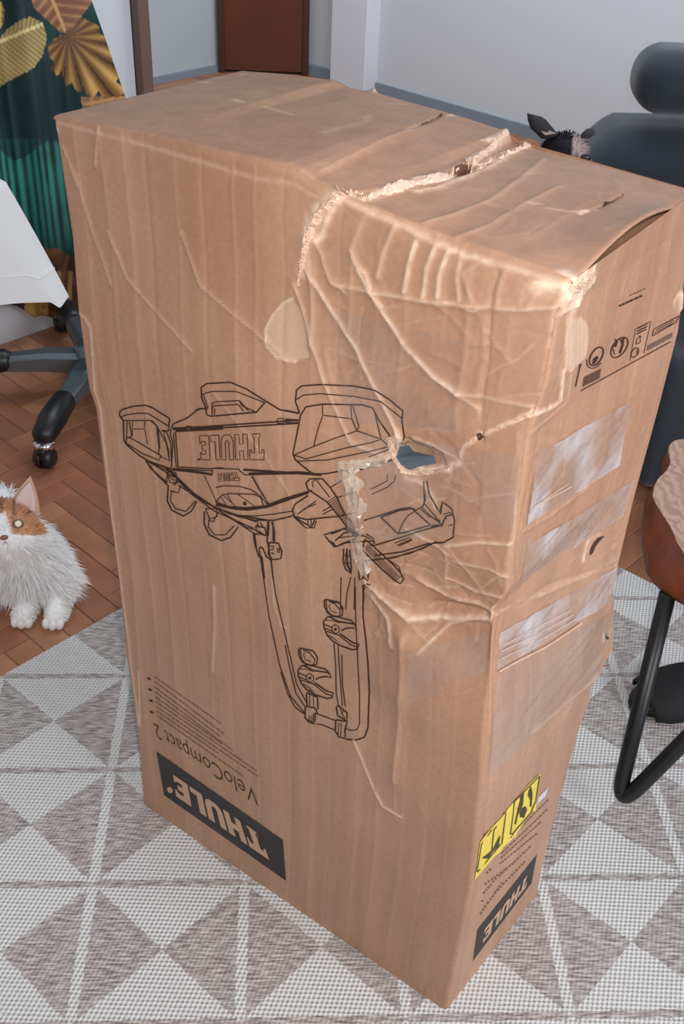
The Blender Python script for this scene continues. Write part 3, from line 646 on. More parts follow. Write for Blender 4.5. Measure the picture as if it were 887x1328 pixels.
d(B_, L6, [(245, 390), (260, 345), (330, 410), (450, 520), (520, 590), (555, 655), (530, 690), (480, 660), (400, 590), (245, 440), (245, 390)], [(0, 310), (120, 258), (160, 280)], [(30, 360), (100, 300), (160, 290), (240, 330)], [(10, 380), (40, 405), (90, 380), (190, 345)], [(270, 310), (320, 340), (330, 380), (300, 400)])
for k in range(26):
    u = k/25; d(1.1, L6, [(262+u*250, 350+u*300-20*math.sin(u*3)), (250+u*235, 430+u*240)] if 0 else [(285+u*245, 385+u*250), (262+u*225, 430+u*240)])
d(B_, L6, [(250, 205), (380, 165), (520, 118), (600, 105), (650, 125), (700, 100), (720, 50), (715, 0)], [(380, 180), (520, 130), (620, 115), (760, 240), (560, 298), (510, 305), (380, 180)], [(320, 400), (500, 345), (700, 280), (850, 240), (870, 190), (887, 190)], [(240, 520), (300, 510), (480, 490), (700, 420), (810, 365)])
d(M1, L6, [(640, 135), (590, 165), (550, 220), (515, 300)], [(485, 380), (600, 335), (620, 355), (520, 400)], [(505, 395), (610, 350)], [(420, 495), (520, 560), (540, 640)], [(700, 110), (760, 170), (840, 230)], [(400, 500), (600, 460), (790, 375)])
d(B_, B7, [(680, 530), (690, 590), (740, 680), (755, 630), (800, 665), (812, 720), (805, 800), (760, 825), (690, 830), (560, 870), (430, 887)], [(745, 690), (752, 640)], [(750, 745), (770, 700), (800, 690)])
d(M1, B7, [(665, 530), (668, 640), (720, 700), (755, 745), (700, 750)], [(785, 745), (803, 738)], [(760, 690), (790, 680), (805, 700)], [(650, 665), (690, 700), (745, 720)], [(480, 700), (700, 750)] if 0 else [(700, 745), (740, 740)])
# hanging bracket below tray
d(B_, L6, [(95, 420), (90, 520), (110, 580), (155, 612), (150, 520), (140, 430)], [(120, 420), (125, 540), (150, 600)], [(245, 525), (250, 600), (240, 650), (215, 660), (210, 590)], [(265, 525), (285, 600), (280, 670), (250, 640)], [(240, 700), (250, 790), (240, 887)], [(240, 710), (270, 690), (300, 700)])
d(M1, L6, [(180, 640), (175, 887)], [(100, 470), (140, 480)], [(100, 530), (145, 530)], [(150, 640), (120, 760), (110, 887)], [(0, 830), (70, 840), (80, 887)], [(75, 640), (70, 887)])
d(B_, Q6, [(305, 110), (370, 90), (415, 105)], [(310, 115), (340, 150), (380, 135), (470, 130)], [(205, 50), (265, 85), (275, 60)], [(310, 0), (470, 175)] if 0 else [(320, 130), (340, 138)]); d(M1, Q6, [(380, 160), (375, 200), (395, 235)], [(350, 120), (430, 110), (460, 125)])
strips(front, 'carrier_drawing', D, 1.5, INK, front_o, .0006, 5)['label'] = 'printed line drawing of an upside-down bicycle carrier'

# plastic showing in the torn hole and the torn paper strands
GREYP = mat('grey_blue_plastic', srgb(78, 88, 98), .5, bump=.4, bscale=80)
boxchild(polypatch(front, 'plastic_in_tear', [[(522, 576), (533, 575), (540, 583), (566, 589), (563, 603), (545, 604), (534, 607), (523, 600), (517, 590)]], GREYP, front_o, .004), front_o)['label'] = 'dark grey-blue plastic in the torn hole'
WRAP = tape_mat('crumpled_clear_film', .38, .25, (.80, .68, .56, 1)); TAPE = tape_mat('clear_packing_tape', .27, .09); TAPE2 = tape_mat('clear_tape_thin', .05, .2)
def ragged(face, name, path, w0, w1, seed, material, parent, off=.003, n=60, lift=.003, film=False):
    r = np.random.default_rng(seed); P = np.array(smoothpoly(path, 2)); L_ = np.r_[0, np.cumsum(np.linalg.norm(np.diff(P, axis=0), axis=1))]
    u = np.linspace(0, L_[-1], n); Q = np.stack([np.interp(u, L_, P[:, 0]), np.interp(u, L_, P[:, 1])], 1)
    T_ = np.gradient(Q, axis=0); T_ /= np.linalg.norm(T_, axis=1, keepdims=True); Nn = np.stack([-T_[:, 1], T_[:, 0]], 1)
    w = np.interp(np.linspace(0, 1, n), [0, .5, 1], [w0, (w0+w1)/2, w1]); PX = []; OF = []; k = 7
    for j in range(k):
        v = (j/(k-1)-.5); rag = np.convolve(r.normal(0, .3, n+4), np.ones(5)/5, 'valid') if j in (0, k-1) else np.convolve(r.normal(0, .12, n+4), np.ones(5)/5, 'valid')
        PX.append(Q+Nn*(w*(v+rag))[:, None]); OF.append(np.maximum(off*.5+lift*1.4*np.abs(np.convolve(r.normal(0, .9, n+2), np.ones(3)/3, 'valid'))*(1-abs(v)*1.4)-(.0 if 0 < j < k-1 else .0015), .0004))
    if film: OF = [np.full(n, off)+lift*((j % 2)-.5)+lift*.35*np.convolve(r.normal(0, 1, n+6), np.ones(7)/7, 'valid') for j in range(k)]
    V = face.on(np.concatenate(PX), np.concatenate(OF)); i = np.arange(k*n).reshape(k, n)
    F = np.stack([i[:-1, :-1], i[1:, :-1], i[1:, 1:], i[:-1, 1:]], -1).reshape(-1, 4)
    return boxchild(pyd(name, V, F, material), parent)
TORN = mat('torn_paper', srgb(216, 183, 160), .6, var=.15, vscale=40, bump=.5, bscale=300, bdist=.001)
FIL = mat('wrinkled_tape_film', srgb(216, 188, 168), .28, spec=.7, var=.1, vscale=60)
ragged(front, 'torn_paper', [(447, 246), (430, 258), (415, 275), (405, 295), (399, 312)], 16, 9, 1, TORN, front_o)
ragged(front, 'torn_paper', [(399, 312), (395, 330), (391, 350), (388, 370)], 9, 3, 2, TORN, front_o)
ragged(front, 'torn_paper', [(506, 566), (512, 592), (524, 612), (552, 614), (590, 604)], 10, 5, 3, TORN, front_o, .002)
ragged(front, 'torn_paper', [(733, 400), (732, 450), (734, 520)], 7, 5, 4, TORN, front_o, .001, 50, .001)
ragged(front, 'torn_paper', [(731, 524), (712, 530), (685, 540), (650, 552), (620, 566), (600, 583)], 5, 4, 5, TORN, front_o, .001, 60, .0015)
ragged(front, 'hanging_tape_film', [(456, 606), (462, 640), (462, 680), (466, 715), (478, 742)], 26, 15, 6, WRAP, front_o, .004, 60, .0035, True)['label'] = 'wrinkled clear tape film hanging from the tear'
ragged(front, 'hanging_tape_film', [(440, 604), (470, 602), (505, 598)], 11, 8, 7, WRAP, front_o, .003, 60, .002, True)
ragged(top, 'torn_paper', c6([(165, 200), (200, 206), (250, 212)]), 14, 9, 8, TORN, top_o, .001)
ragged(top, 'torn_paper', c6([(250, 212), (300, 190), (380, 172), (440, 165), (475, 150)]), 6, 8, 9, FIL, top_o, .0008, 60, .0018)
ragged(top, 'torn_paper', c6([(500, 118), (540, 98), (570, 80), (580, 62), (608, 42)]), 7, 7, 10, TORN, top_o, .001, 60, .0015)
ragged(top, 'torn_paper', c6([(500, 145), (540, 128), (590, 104), (640, 84), (690, 66)]), 9, 5, 12, TORN, top_o, .001)
polypatch(top, 'torn_hole_shade', [c6([(466, 148), (490, 132), (522, 124), (515, 138), (488, 148), (472, 152)])], mat('top_hole_shade', srgb(92, 56, 38), .8), top_o, .0015)  # dark patch painting the shade down in the tear
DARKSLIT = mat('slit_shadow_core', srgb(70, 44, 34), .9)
for P_ in (c6([(385, 26), (440, 0)]), [(782, 268), (808, 253)]): strips(top, 'slit_shade', [P_], 1.6, DARKSLIT, top_o, .0012)  # dark strips painting the shade inside the creased slits
# corner scrap
ragged(side, 'torn_paper', c1([(425, 215), (450, 235), (500, 190), (522, 160)]), 15, 7, 13, TORN, side_o, .001, 40, .0012)

# --- side face print
quadpatch(side, 'logo_bar', [(619, 1205), (696, 1108), (689, 1145), (613, 1246)], INKBAR, side_o, .0005, 16, 8)['label'] = 'printed black bar'
polypatch(side, 'logo_lettering', letters('THULE', [(628, 1204), (686, 1131), (681, 1150), (625, 1223)]), PLAINCARD, side_o, .0010)
S5 = lambda P: scaled((600, 990), .20344, P)
YEL = mat('yellow_sticker', srgb(238, 208, 74), .4, var=.06, vscale=40); BLK = mat('sticker_black', srgb(60, 52, 30), .5)
st = polypatch(side, 'warning_sticker', [S5([(490, 62), (468, 240), (462, 300), (435, 302), (345, 435), (335, 460), (255, 530), (240, 560), (195, 595), (72, 742), (108, 500), (165, 425), (250, 335), (285, 285), (330, 235), (400, 150)])], YEL, side_o, .0010)
st['label'] = 'torn yellow warning sticker with black pictograms'
for P_ in [S5([(115, 600), (150, 575), (185, 545), (235, 450), (225, 520), (185, 560), (160, 600), (125, 612)]), S5([(385, 185), (378, 260), (345, 330), (335, 385), (325, 385), (345, 290), (362, 230), (360, 210)]), S5([(430, 140), (440, 190), (432, 275), (422, 270), (425, 230), (410, 200), (415, 170)]), S5([(395, 270), (405, 290), (385, 345), (360, 340), (358, 310), (375, 280)])]: polypatch(side, 'pictogram', [P_], BLK, side_o, .0015)
strips(side, 'sticker_line', [S5([(85, 690), (115, 510), (180, 420)]), S5([(90, 690), (240, 510)]), S5([(245, 510), (270, 310), (255, 320)]), S5([(178, 560), (195, 420), (212, 398)]), S5([(300, 450), (325, 240)]), S5([(310, 450), (430, 310), (460, 240), (484, 80)]), S5([(325, 240), (484, 78)]), S5([(295, 445), (318, 452)])], 1.2, BLK, side_o, .0014, 4)
polypatch(side, 'white_label', [S5([(478, 215), (542, 152), (525, 205), (470, 262)])], mat('white_label', srgb(215, 205, 205), .5), side_o, .0008)
words = []
for a, b in [((235, 540), (545, 230)), ((245, 575), (540, 290)), ((240, 605), (500, 370)), ((235, 640), (480, 440)), ((230, 720), (440, 520))]:
    P = S5([a, b]); wline(P[0], P[1], 1.4, rr, (2, 5))
for a, b in [((150, 700), (190, 660)), ((140, 770), (330, 630)), ((130, 830), (220, 720)), ((120, 880), (140, 860)), ((110, 960), (250, 760)), ((200, 830), (400, 620))]:
    P = S5([a, b]); wline(P[0], P[1], 2.2, rr, (2, 4), (1.5, 3))
strips(side, 'small_print', words, 1.2, INKSOFT, side_o, .0006, 4)
# handling symbols, upper side face
U6 = lambda P: scaled((740, 360), .16573, P); SY = []
def ell(cx, cy, a, b, tilt, n=22, a0=0, a1=2*math.pi):
    return [(cx+a*math.cos(q)*math.cos(tilt)-b*math.sin(q)*math.sin(tilt), cy+a*math.cos(q)*math.sin(tilt)+b*math.sin(q)*math.cos(tilt)) for q in np.linspace(a0, a1, n)]
SY += [(U6(ell(198, 615, 80, 42, -1.05)), 1.8), (U6(ell(190, 625, 90, 58, -1.05, 12, 1.7, 4.2)), 1.2), (U6(ell(378, 545, 92, 50, -.95)), 1.5), (U6([(75, 885), (780, 500)]), 1.2), (U6([(75, 672), (35, 850)]), 1.4), (U6([(75, 672), (68, 700)]), 2),
       (U6([(460, 650), (505, 400), (625, 340), (570, 590)]), .7), (U6([(635, 455), (650, 400), (850, 295), (820, 350), (640, 455)]), .9), (U6(ell(500, 585, 42, 24, -1.0)), 1.2), (U6([(510, 520), (515, 480), (545, 465), (540, 510), (510, 520)]), .9), (U6([(515, 560), (520, 600)]), 1)]
SY += [(U6([(345, 540), (360, 500), (345, 480)]), 2.6), (U6([(390, 480), (405, 520), (380, 590)]), 2.8), (U6([(318, 560), (330, 530), (350, 525)]), 2.4), (U6([(415, 465), (400, 540)]), 2.0), (U6([(340, 600), (330, 560)]), 1.4), (U6([(535, 465), (545, 455)]), 2.2)]
for k in range(6): SY.append((U6([(88+k*2, 848-k*13), (225+k*2, 780-k*13)]), 1.1))
for k in range(3): SY.append((U6([(512+6*k, 440-k*22), (590+6*k, 402-k*22)]), 1.4 if k < 2 else .8))
for k in range(3): SY.append((U6([(655+k*12, 430-k*22), (800+k*12, 355-k*22)]), .9))
strips(side, 'handling_symbols', SY, 1.2, INK, side_o, .0006, 3)
polypatch(side, 'symbol_fill', [U6([(165, 670), (175, 630), (205, 610), (215, 620), (200, 650), (175, 680)])], INK, side_o, .0007)
quadpatch(side, 'dark_label_box', [U6([(600, 530)])[0], U6([(795, 428)])[0], U6([(790, 465)])[0], U6([(595, 572)])[0]], mat('printed_brown', srgb(112, 84, 76), .6), side_o, .0006, 10, 3)
words = []
P = U6([(375, 222), (565, 135)]); wline(P[0], P[1], 2.4, rr, (2.5, 6), (.8, 1.4)); P = U6([(455, 140), (580, 85)]); wline(P[0], P[1], 1.0, rr, (2, 5))
strips(side, 'small_print', words, 1.5, INK, side_o, .0006, 4)

# --- clear packing tape
for q, m_ in (([(693, 588), (818, 518), (800, 602), (682, 680)], TAPE), ([(684, 705), (820, 622), (806, 668), (674, 752)], TAPE), ([(646, 820), (797, 735), (795, 778), (642, 868)], TAPE), ([(642, 876), (796, 790), (770, 880), (632, 1005)], TAPE2)):
    quadpatch(side, 'packing_tape', q, m_, side_o, .0012, 70, 34, .0022)['label'] = 'strip of clear shiny packing tape'
for q, m_ in (([(470, 560), (690, 592), (680, 690), (480, 700)], TAPE2), ([(533, 842), (636, 818), (632, 868), (526, 915)], TAPE2), ([(430, 400), (600, 440), (600, 560), (450, 545)], TAPE2)):
    quadpatch(front, 'packing_tape', q, m_, front_o, .0014, 60, 30, .0016)['label'] = 'strip of clear shiny packing tape'
for P, w in (([(228, 730), (300, 690), (400, 640), (520, 560)], 1.6), ([(240, 640), (330, 590), (480, 515)], 1.0), ([(235, 660), (350, 605), (490, 530)], 1.0), ([(235, 685), (380, 615), (500, 545)], 1.0), ([(350, 150), (480, 80)], 1.2), ([(380, 130), (470, 70)], 1)): strips(side, 'tape_fold', [(scaled((560, 600), .36866, P), w)], 1, FIL, side_o, .0036, 4)

HOLESHADE = mat('hole_shade', srgb(66, 40, 30), .9)  # dark colour painted as the unlit depth of the torn holes
for P_ in (c2([(606, 256), (582, 262), (568, 280), (556, 305), (553, 325), (562, 318), (574, 292), (588, 274)]), c2([(610, 600), (618, 606), (622, 618), (612, 622), (606, 612)])): polypatch(side, 'torn_hole_shade', [P_], HOLESHADE, side_o, .0012)
polypatch(front, 'torn_hole_shade', [[(619, 562), (624, 560), (628, 566), (623, 571), (619, 568)]], HOLESHADE, front_o, .0012)

# ------------------------------------------------------------------ FLOOR, RUG
ry = .06937252; cu_, cv_ = .20922715*S, .20106531*S; RO = np.array([-.32003714, .89292384])*S
Uv = np.array([math.cos(ry), math.sin(ry)])*cu_; Vv = np.array([math.sin(ry), -math.cos(ry)])*cv_
def pq(p, q): u, v = (p+q)/2, (p-q)/2; return RO+u*Uv+v*Vv
def rug_material():
    m = bpy.data.materials.new('woven_rug'); m.use_nodes = True; N = m.node_tree.nodes; L = m.node_tree.links; b = N['Principled BSDF']
    at = N.new('ShaderNodeTexCoord'); sx = N.new('ShaderNodeSeparateXYZ'); L.new(at.outputs['Object'], sx.inputs[0])
    X, Y = sx.outputs[0], sx.outputs[1]                     # metres along the two stripe directions
    # wobble of the yarn
    nw = N.new('ShaderNodeTexNoise'); nw.inputs['Scale'].default_value = 110; nw.inputs['Detail'].default_value = 2; L.new(at.outputs['Object'], nw.inputs['Vector'])
    wob = M_(N, L, 'MULTIPLY', M_(N, L, 'SUBTRACT', nw.outputs['Fac'], .5), .03)
    u = M_(N, L, 'ADD', M_(N, L, 'DIVIDE', X, cu_), wob); v = M_(N, L, 'ADD', M_(N, L, 'DIVIDE', Y, cv_), wob)
    p = M_(N, L, 'ADD', u, v); q = M_(N, L, 'SUBTRACT', u, v)
    par = M_(N, L, 'MODULO', M_(N, L, 'ADD', M_(N, L, 'ADD', M_(N, L, 'FLOOR', p), M_(N, L, 'FLOOR', q)), 100), 2)   # 1 = dark diamond
    du = M_(N, L, 'ABSOLUTE', M_(N, L, 'SUBTRACT', u, M_(N, L, 'ROUND', u))); dv = M_(N, L, 'ABSOLUTE', M_(N, L, 'SUBTRACT', v, M_(N, L, 'ROUND', v)))
    lu = M_(N, L, 'LESS_THAN', du, .034); lv = M_(N, L, 'LESS_THAN', dv, .026)
    dark = M_(N, L, 'MAXIMUM', M_(N, L, 'MULTIPLY', par, M_(N, L, 'SUBTRACT', 1, lu)), M_(N, L, 'MULTIPLY', M_(N, L, 'SUBTRACT', 1, par), lv))
    # knots
    def grid(sc, rot):
        mp = N.new('ShaderNodeMapping'); mp.inputs['Rotation'].default_value = (0, 0, rot); L.new(at.outputs['Object'], mp.inputs['Vector'])
        s_ = N.new('ShaderNodeSeparateXYZ'); L.new(mp.outputs[0], s_.inputs[0])
        a = M_(N, L, 'SINE', M_(N, L, 'MULTIPLY', s_.outputs[0], sc)); c = M_(N, L, 'SINE', M_(N, L, 'MULTIPLY', s_.outputs[1], sc*.75))
        return M_(N, L, 'MULTIPLY', M_(N, L, 'ADD', M_(N, L, 'MULTIPLY', a, c), 1), .5)
    g1 = grid(800, .2+math.pi/4)
    n1 = N.new('ShaderNodeTexNoise'); n1.inputs['Scale'].default_value = 1; n1.inputs['Detail'].default_value = 2
    mp = N.new('ShaderNodeMapping'); mp.inputs['Scale'].default_value = (50, 330, 1); mp.inputs['Rotation'].default_value = (0, 0, .95); L.new(at.outputs['Object'], mp.inputs['Vector']); L.new(mp.outputs[0], n1.inputs['Vector'])
    gm = N.new('ShaderNodeMapRange'); gm.inputs[1].default_value = .0; gm.inputs[2].default_value = .6; L.new(g1, gm.inputs[0])
    lightc = mixc(N, L, gm.outputs[0], srgb(180, 178, 177), srgb(220, 218, 215))
    r1 = N.new('ShaderNodeMapRange'); r1.inputs[1].default_value = .36; r1.inputs[2].default_value = .64; L.new(n1.outputs['Fac'], r1.inputs[0])
    dk = mixc(N, L, r1.outputs[0], srgb(124, 113, 110), srgb(196, 188, 183)); dkc = mixc(N, L, M_(N, L, 'MULTIPLY', gm.outputs[0], .15), dk, srgb(205, 200, 196))
    L.new(mixc(N, L, dark, lightc, dkc), b.inputs['Base Color']); b.inputs['Roughness'].default_value = .9; b.inputs['Specular IOR Level'].default_value = .15
    hgt = M_(N, L, 'ADD', M_(N, L, 'ADD', M_(N, L, 'MULTIPLY', g1, M_(N, L, 'SUBTRACT', 1, M_(N, L, 'MULTIPLY', dark, .5))), M_(N, L, 'MULTIPLY', n1.outputs['Fac'], .5)), M_(N, L, 'MULTIPLY', dark, -.5))
    bp = N.new('ShaderNodeBump'); bp.inputs['Strength'].default_value = .8; bp.inputs['Distance'].default_value = .003; L.new(hgt, bp.inputs['Height']); L.new(bp.outputs[0], b.inputs['Normal'])
    return m
RT = .0
cr = [pq(*c) for c in ((-3., -8), (-3., 7.83), (10, 7.83), (10, -8))]
Minv = np.linalg.inv(np.stack([Uv/cu_, Vv/cv_], 1)); loc = [Minv@(c-RO) for c in cr]
# (u axis, v axis) frame is left-handed (v runs towards the camera): use y = -v in the mesh, material is symmetric in v
bm = bmesh.new(); lo_ = [bm.verts.new((a[0], -a[1], -.007)) for a in loc]; hi_ = [bm.verts.new((a[0], -a[1], 0)) for a in loc]
bm.faces.new(hi_); bm.faces.new(lo_[::-1])
for i in range(4): bm.faces.new((lo_[i], lo_[(i+1) % 4], hi_[(i+1) % 4], hi_[i]))
bmesh.ops.recalc_face_normals(bm, faces=bm.faces)
rug = bmo('rug', bm, rug_material()); rug.location = (RO[0], RO[1], 0); rug.rotation_euler = (0, 0, ry)
tag(rug, 'light grey woven rug with a pattern of dark and pale diamonds', 'rug')

FZ = -.007
WOODC = [mat('parquet_wood_%s' % n, srgb(*c), .34, var=.14, vscale=14, bump=.15, bscale=40) for n, c in (('amber', (164, 112, 82)), ('brown', (150, 100, 74)), ('red', (157, 102, 75)), ('tan', (172, 122, 90)))]
def setting(o): o['kind'] = 'structure'; return o
fl = setting(bmo('floor', rbox((0, 2.2, FZ-.052), (9, 9, .1), 0), mat('floor_base', srgb(92, 56, 38), .7)))
e1 = unit(pq(-3, 1)-pq(-3, 0)); e1 = np.array(e1); e2 = np.array([-e1[1], e1[0]])     # parallel to the rug edge, and away from it
if (pq(-4, 0)-pq(-3, 0))@e2 < 0: e2 = -e2
PL, PWd = .22, .055; plank_me = {}
def plank_mesh(k):
    if k not in plank_me:
        bm = rbox((0, 0, 0), (PL-.0012, PWd-.0012, .012), .0012, 1); me = bpy.data.meshes.new('plank'); bm.to_mesh(me); bm.free(); me.materials.append(WOODC[k]); plank_me[k] = me
    return plank_me[k]
O = pq(-3, 1.0); cand = []; REST = []
for i in range(-140, 140):
    for j in range(-40, 40):
        # herringbone: unit step (PWd,PWd) diagonal, alternating horizontal / vertical bricks
        bx = i*PWd+j*2*PL*0; 
        for o_, (cx, cy) in ((0, (i*PWd+PL/2, i*PWd+PWd/2+j*2*PL)), (1, (i*PWd+PWd/2+PL*0, i*PWd+PL/2+PWd+j*2*PL))):
            cand.append((o_, cx, cy))
seen = set(); n_p = 0; C_ = []
for o_, cx, cy in cand:
    P = O+e1*(cx-1.5)+e2*(cy+.0); P3 = np.array([P[0], P[1], FZ])
    if not (.3 < P[1] < 5.6 and -2.1 < P[0] < 2.6): continue
    uv = Minv@(P-RO); pp = uv[0]/cu_+uv[1]/cv_; qq = uv[0]/cu_-uv[1]/cv_
    if pp > -2.1 and qq < 7.0: continue
    px = proj(P3) if (P3-CAM)@FWD > .3 else (-999, 0)
    vis = (-30 < px[0] < 185 and 400 < px[1] < 910) or (795 < px[0] < 900 and 620 < px[1] < 790)
    if vis: C_.append((float(np.linalg.norm(P3-CAM)), o_, P))
    else: REST.append((float(np.linalg.norm(P3-CAM)), o_, P))
C_.sort(key=lambda c: c[0]); REST.sort(key=lambda c: c[0]); n_v = len(C_); C_ += REST[:max(0, 290-n_v)]; REST = REST[max(0, 290-n_v):]
ang = math.atan2(e1[1], e1[0])
for k, (dd, o_, P) in enumerate(C_[:295]):
    o = bpy.data.objects.new('plank', plank_mesh(random.choice([0, 0, 1, 2, 2, 3]))); COL.objects.link(o); o.location = (P[0], P[1], FZ-.0061+random.uniform(-.0003, .0003)); o.rotation_euler = (0, 0, ang+(math.pi/2 if o_ else 0)); o.parent = fl
RV, RF, RM = [], [], []
bx8 = np.array([[x, y, z] for z in (-.006, .006) for y in (-.5, .5) for x in (-.5, .5)]); f6 = np.array([(4, 5, 7, 6), (0, 1, 5, 4), (1, 3, 7, 5), (3, 2, 6, 7), (2, 0, 4, 6)])
for k, (_, o_, P) in enumerate(C_[295:]+REST):
    a_ = ang+(math.pi/2 if o_ else 0); q = bx8*np.array([PL-.0012, PWd-.0012, 1]); c_, s_ = math.cos(a_), math.sin(a_)
    RV.append(np.stack([q[:, 0]*c_-q[:, 1]*s_+P[0], q[:, 0]*s_+q[:, 1]*c_+P[1], q[:, 2]+FZ-.0061], 1)); RF.append(f6+8*k); RM += [random.choice([0, 0, 1, 2, 2, 3])]*5
if RV:
    o = pyd('parquet', np.concatenate(RV), np.concatenate(RF), None, fl)
    for m_ in WOODC: o.data.materials.append(m_)
    o.data.polygons.foreach_set('material_index', RM); o['kind'] = 'stuff'; o['label'] = 'brown herringbone parquet farther off'


# ------------------------------------------------------------------ ROOM
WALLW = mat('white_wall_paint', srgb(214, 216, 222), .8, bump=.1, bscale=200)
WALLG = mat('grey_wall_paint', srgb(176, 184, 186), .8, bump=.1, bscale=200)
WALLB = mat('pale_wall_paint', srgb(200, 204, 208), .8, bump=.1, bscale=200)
DOORW = mat('dark_brown_door_wood', srgb(92, 46, 30), .4, var=.12, vscale=6)
TRIMW = mat('brown_trim_wood', srgb(110, 84, 76), .5)
BASEB = mat('grey_baseboard', srgb(128, 138, 150), .6)
def wall(name, P, Q, h, m, th=.1, z0=FZ-.002, side_=1):
    P = np.array(P[:2]); Q = np.array(Q[:2]); d_ = Q-P; L_ = np.linalg.norm(d_); n_ = np.array([-d_[1], d_[0]])/L_*side_
    c = (P+Q)/2+n_*th/2; return setting(bmo(name, rbox((c[0], c[1], z0+h/2), (L_, th, h), 0, rz=math.atan2(d_[1], d_[0])), m))
WH = 2.6
# left white wall runs away from the camera; its foot passes pixels (0,447) and (100,412)
a = atz(0, 447, FZ)[:2]; b = atz(100, 412, FZ)[:2]; wd_ = unit(b-a); Lend = atz(192, 377, FZ)[:2]; tl_ = (Lend-a)@wd_; Lend = a+wd_*tl_; Lst = a-wd_*1.6
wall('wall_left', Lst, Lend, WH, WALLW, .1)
wn = np.array([wd_[1], -wd_[0]])                            # into the room
if wn@(np.array([0, 1.5])-a) < 0: wn = -wn
jc = Lend+wd_*.02-wn*.03
setting(bmo('trim_1', rbox((jc[0], jc[1], WH/2+FZ), (.035, .12, WH), .003, rz=math.atan2(wd_[1], wd_[0])), TRIMW))
# far wall: corner behind, with the dark door
g0 = atz(396, 94, FZ)[:2]; g1 = atz(697, 181, FZ)[:2]; bd = unit(g1-g0)
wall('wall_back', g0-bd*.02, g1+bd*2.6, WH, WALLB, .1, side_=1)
nb = np.array([bd[1], -bd[0]])
if nb@(np.array([0, 1.])-g0) < 0: nb = -nb
h0 = atz(289, 90, FZ)[:2]; h1 = g0
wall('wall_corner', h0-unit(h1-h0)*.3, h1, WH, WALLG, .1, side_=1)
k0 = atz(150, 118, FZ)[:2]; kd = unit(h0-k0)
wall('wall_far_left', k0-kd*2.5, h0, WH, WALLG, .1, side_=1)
dn = unit(h1-h0); dnn = np.array([dn[1], -dn[0]]); dnn = dnn if dnn@(np.array([0, 1.])-h0) > 0 else -dnn
dc = (h0+h1)/2+dnn*.025; door = setting(empty('door_1', (dc[0], dc[1], FZ+.001), math.atan2(dn[1], dn[0]))); dl = float(np.linalg.norm(h1-h0))
bmo('door_leaf', rbox((0, 0, 1.04), (dl*.99, .045, 2.06), .002), DOORW, door)
for sx_ in (-1, 1): bmo('door_frame', rbox((sx_*(dl/2+.0), -.005, 1.04), (.03, .06, 2.08), .004), mat('door_frame_wood', srgb(66, 36, 26), .5), door)
# bright pier with pale edge
p0 = atz(443, 108, FZ)[:2]; p1 = atz(489, 120, FZ)[:2]; pc = (p0+p1)/2-nb*0+nb*.03
setting(bmo('wall_pier', rbox((pc[0], pc[1], WH/2+FZ), (float(np.linalg.norm(p1-p0)), .12, WH), .004, rz=math.atan2(bd[1], bd[0])), WALLW))
wall('baseboard_back', p1+nb*.0, g1+bd*2.5, .05, BASEB, .02, side_=-1)
wall('baseboard_corner', g0, p0, .05, BASEB, .02, side_=-1)
wall('baseboard_left', k0-kd*2.4, h0, .03, BASEB, .02, side_=-1)

# ------------------------------------------------------------------ CURTAIN with leaf print
cp0 = a+wn*.05
def onwall(px, py):
    X = atplane(px, py, np.array([cp0[0], cp0[1], 0]), np.array([wn[0], wn[1], 0.])); return (X[..., :2]-cp0)@wd_, X[..., 2]
uL = float(onwall(-70, 300)[0]); uR0 = float(onwall(150, 412)[0])
zb_ = lambda u: np.interp(u, [onwall(x, y)[0] for x, y in ((-10, 385), (20, 395), (45, 411), (57, 414), (75, 413), (110, 410), (150, 400))], [onwall(x, y)[1] for x, y in ((-10, 385), (20, 395), (45, 411), (57, 414), (75, 413), (110, 410), (150, 400))])
ur = [onwall(x, y) for x, y in ((115, -20), (122, 0), (143, 60), (166, 122))]
NU, NV = 230, 420; zt = 1.75
tt = np.linspace(0, 1, NV+1); ZV = None
zz_r = np.array([float(q[1]) for q in ur]); uu_r = np.array([float(q[0]) for q in ur]); sl = (uu_r[1]-uu_r[3])/(zz_r[1]-zz_r[3])
def right_u(z): return np.where(z > zz_r[3], uu_r[3]+sl*(z-zz_r[3]), uu_r[3])
gu, gt = np.meshgrid(np.linspace(0, 1, NU+1), tt)
zmid = .05+gt*(zt-.05); UR = right_u(zmid); Ug = uL+(UR-uL)*gu; Zg = zb_(Ug)*(1-gt)+zt*gt
fold = (.018*np.sin(Ug*38+.8*np.sin(Zg*3))+.009*np.sin(Ug*83+1.3))*np.clip((UR-Ug)/.22, .05, 1)
Pg = np.zeros(Ug.shape+(3,)); Pg[..., :2] = cp0+Ug[..., None]*wd_+fold[..., None]*wn; Pg[..., 2] = Zg
pxg = proj(Pg); PXx, PXy = pxg[..., 0], pxg[..., 1]
colr = np.zeros(Ug.shape+(3,))
def lin(r, g, b_): return np.array(srgb(r, g, b_)[:3])
nse = fbm(PXx/30, PXy/45, 3, 3)
colr[:] = lin(8, 40, 42); k = np.clip(.5+nse*1.4, 0, 1)[..., None]; colr = colr*(1-k*.6)+lin(14, 82, 72)*k*.6
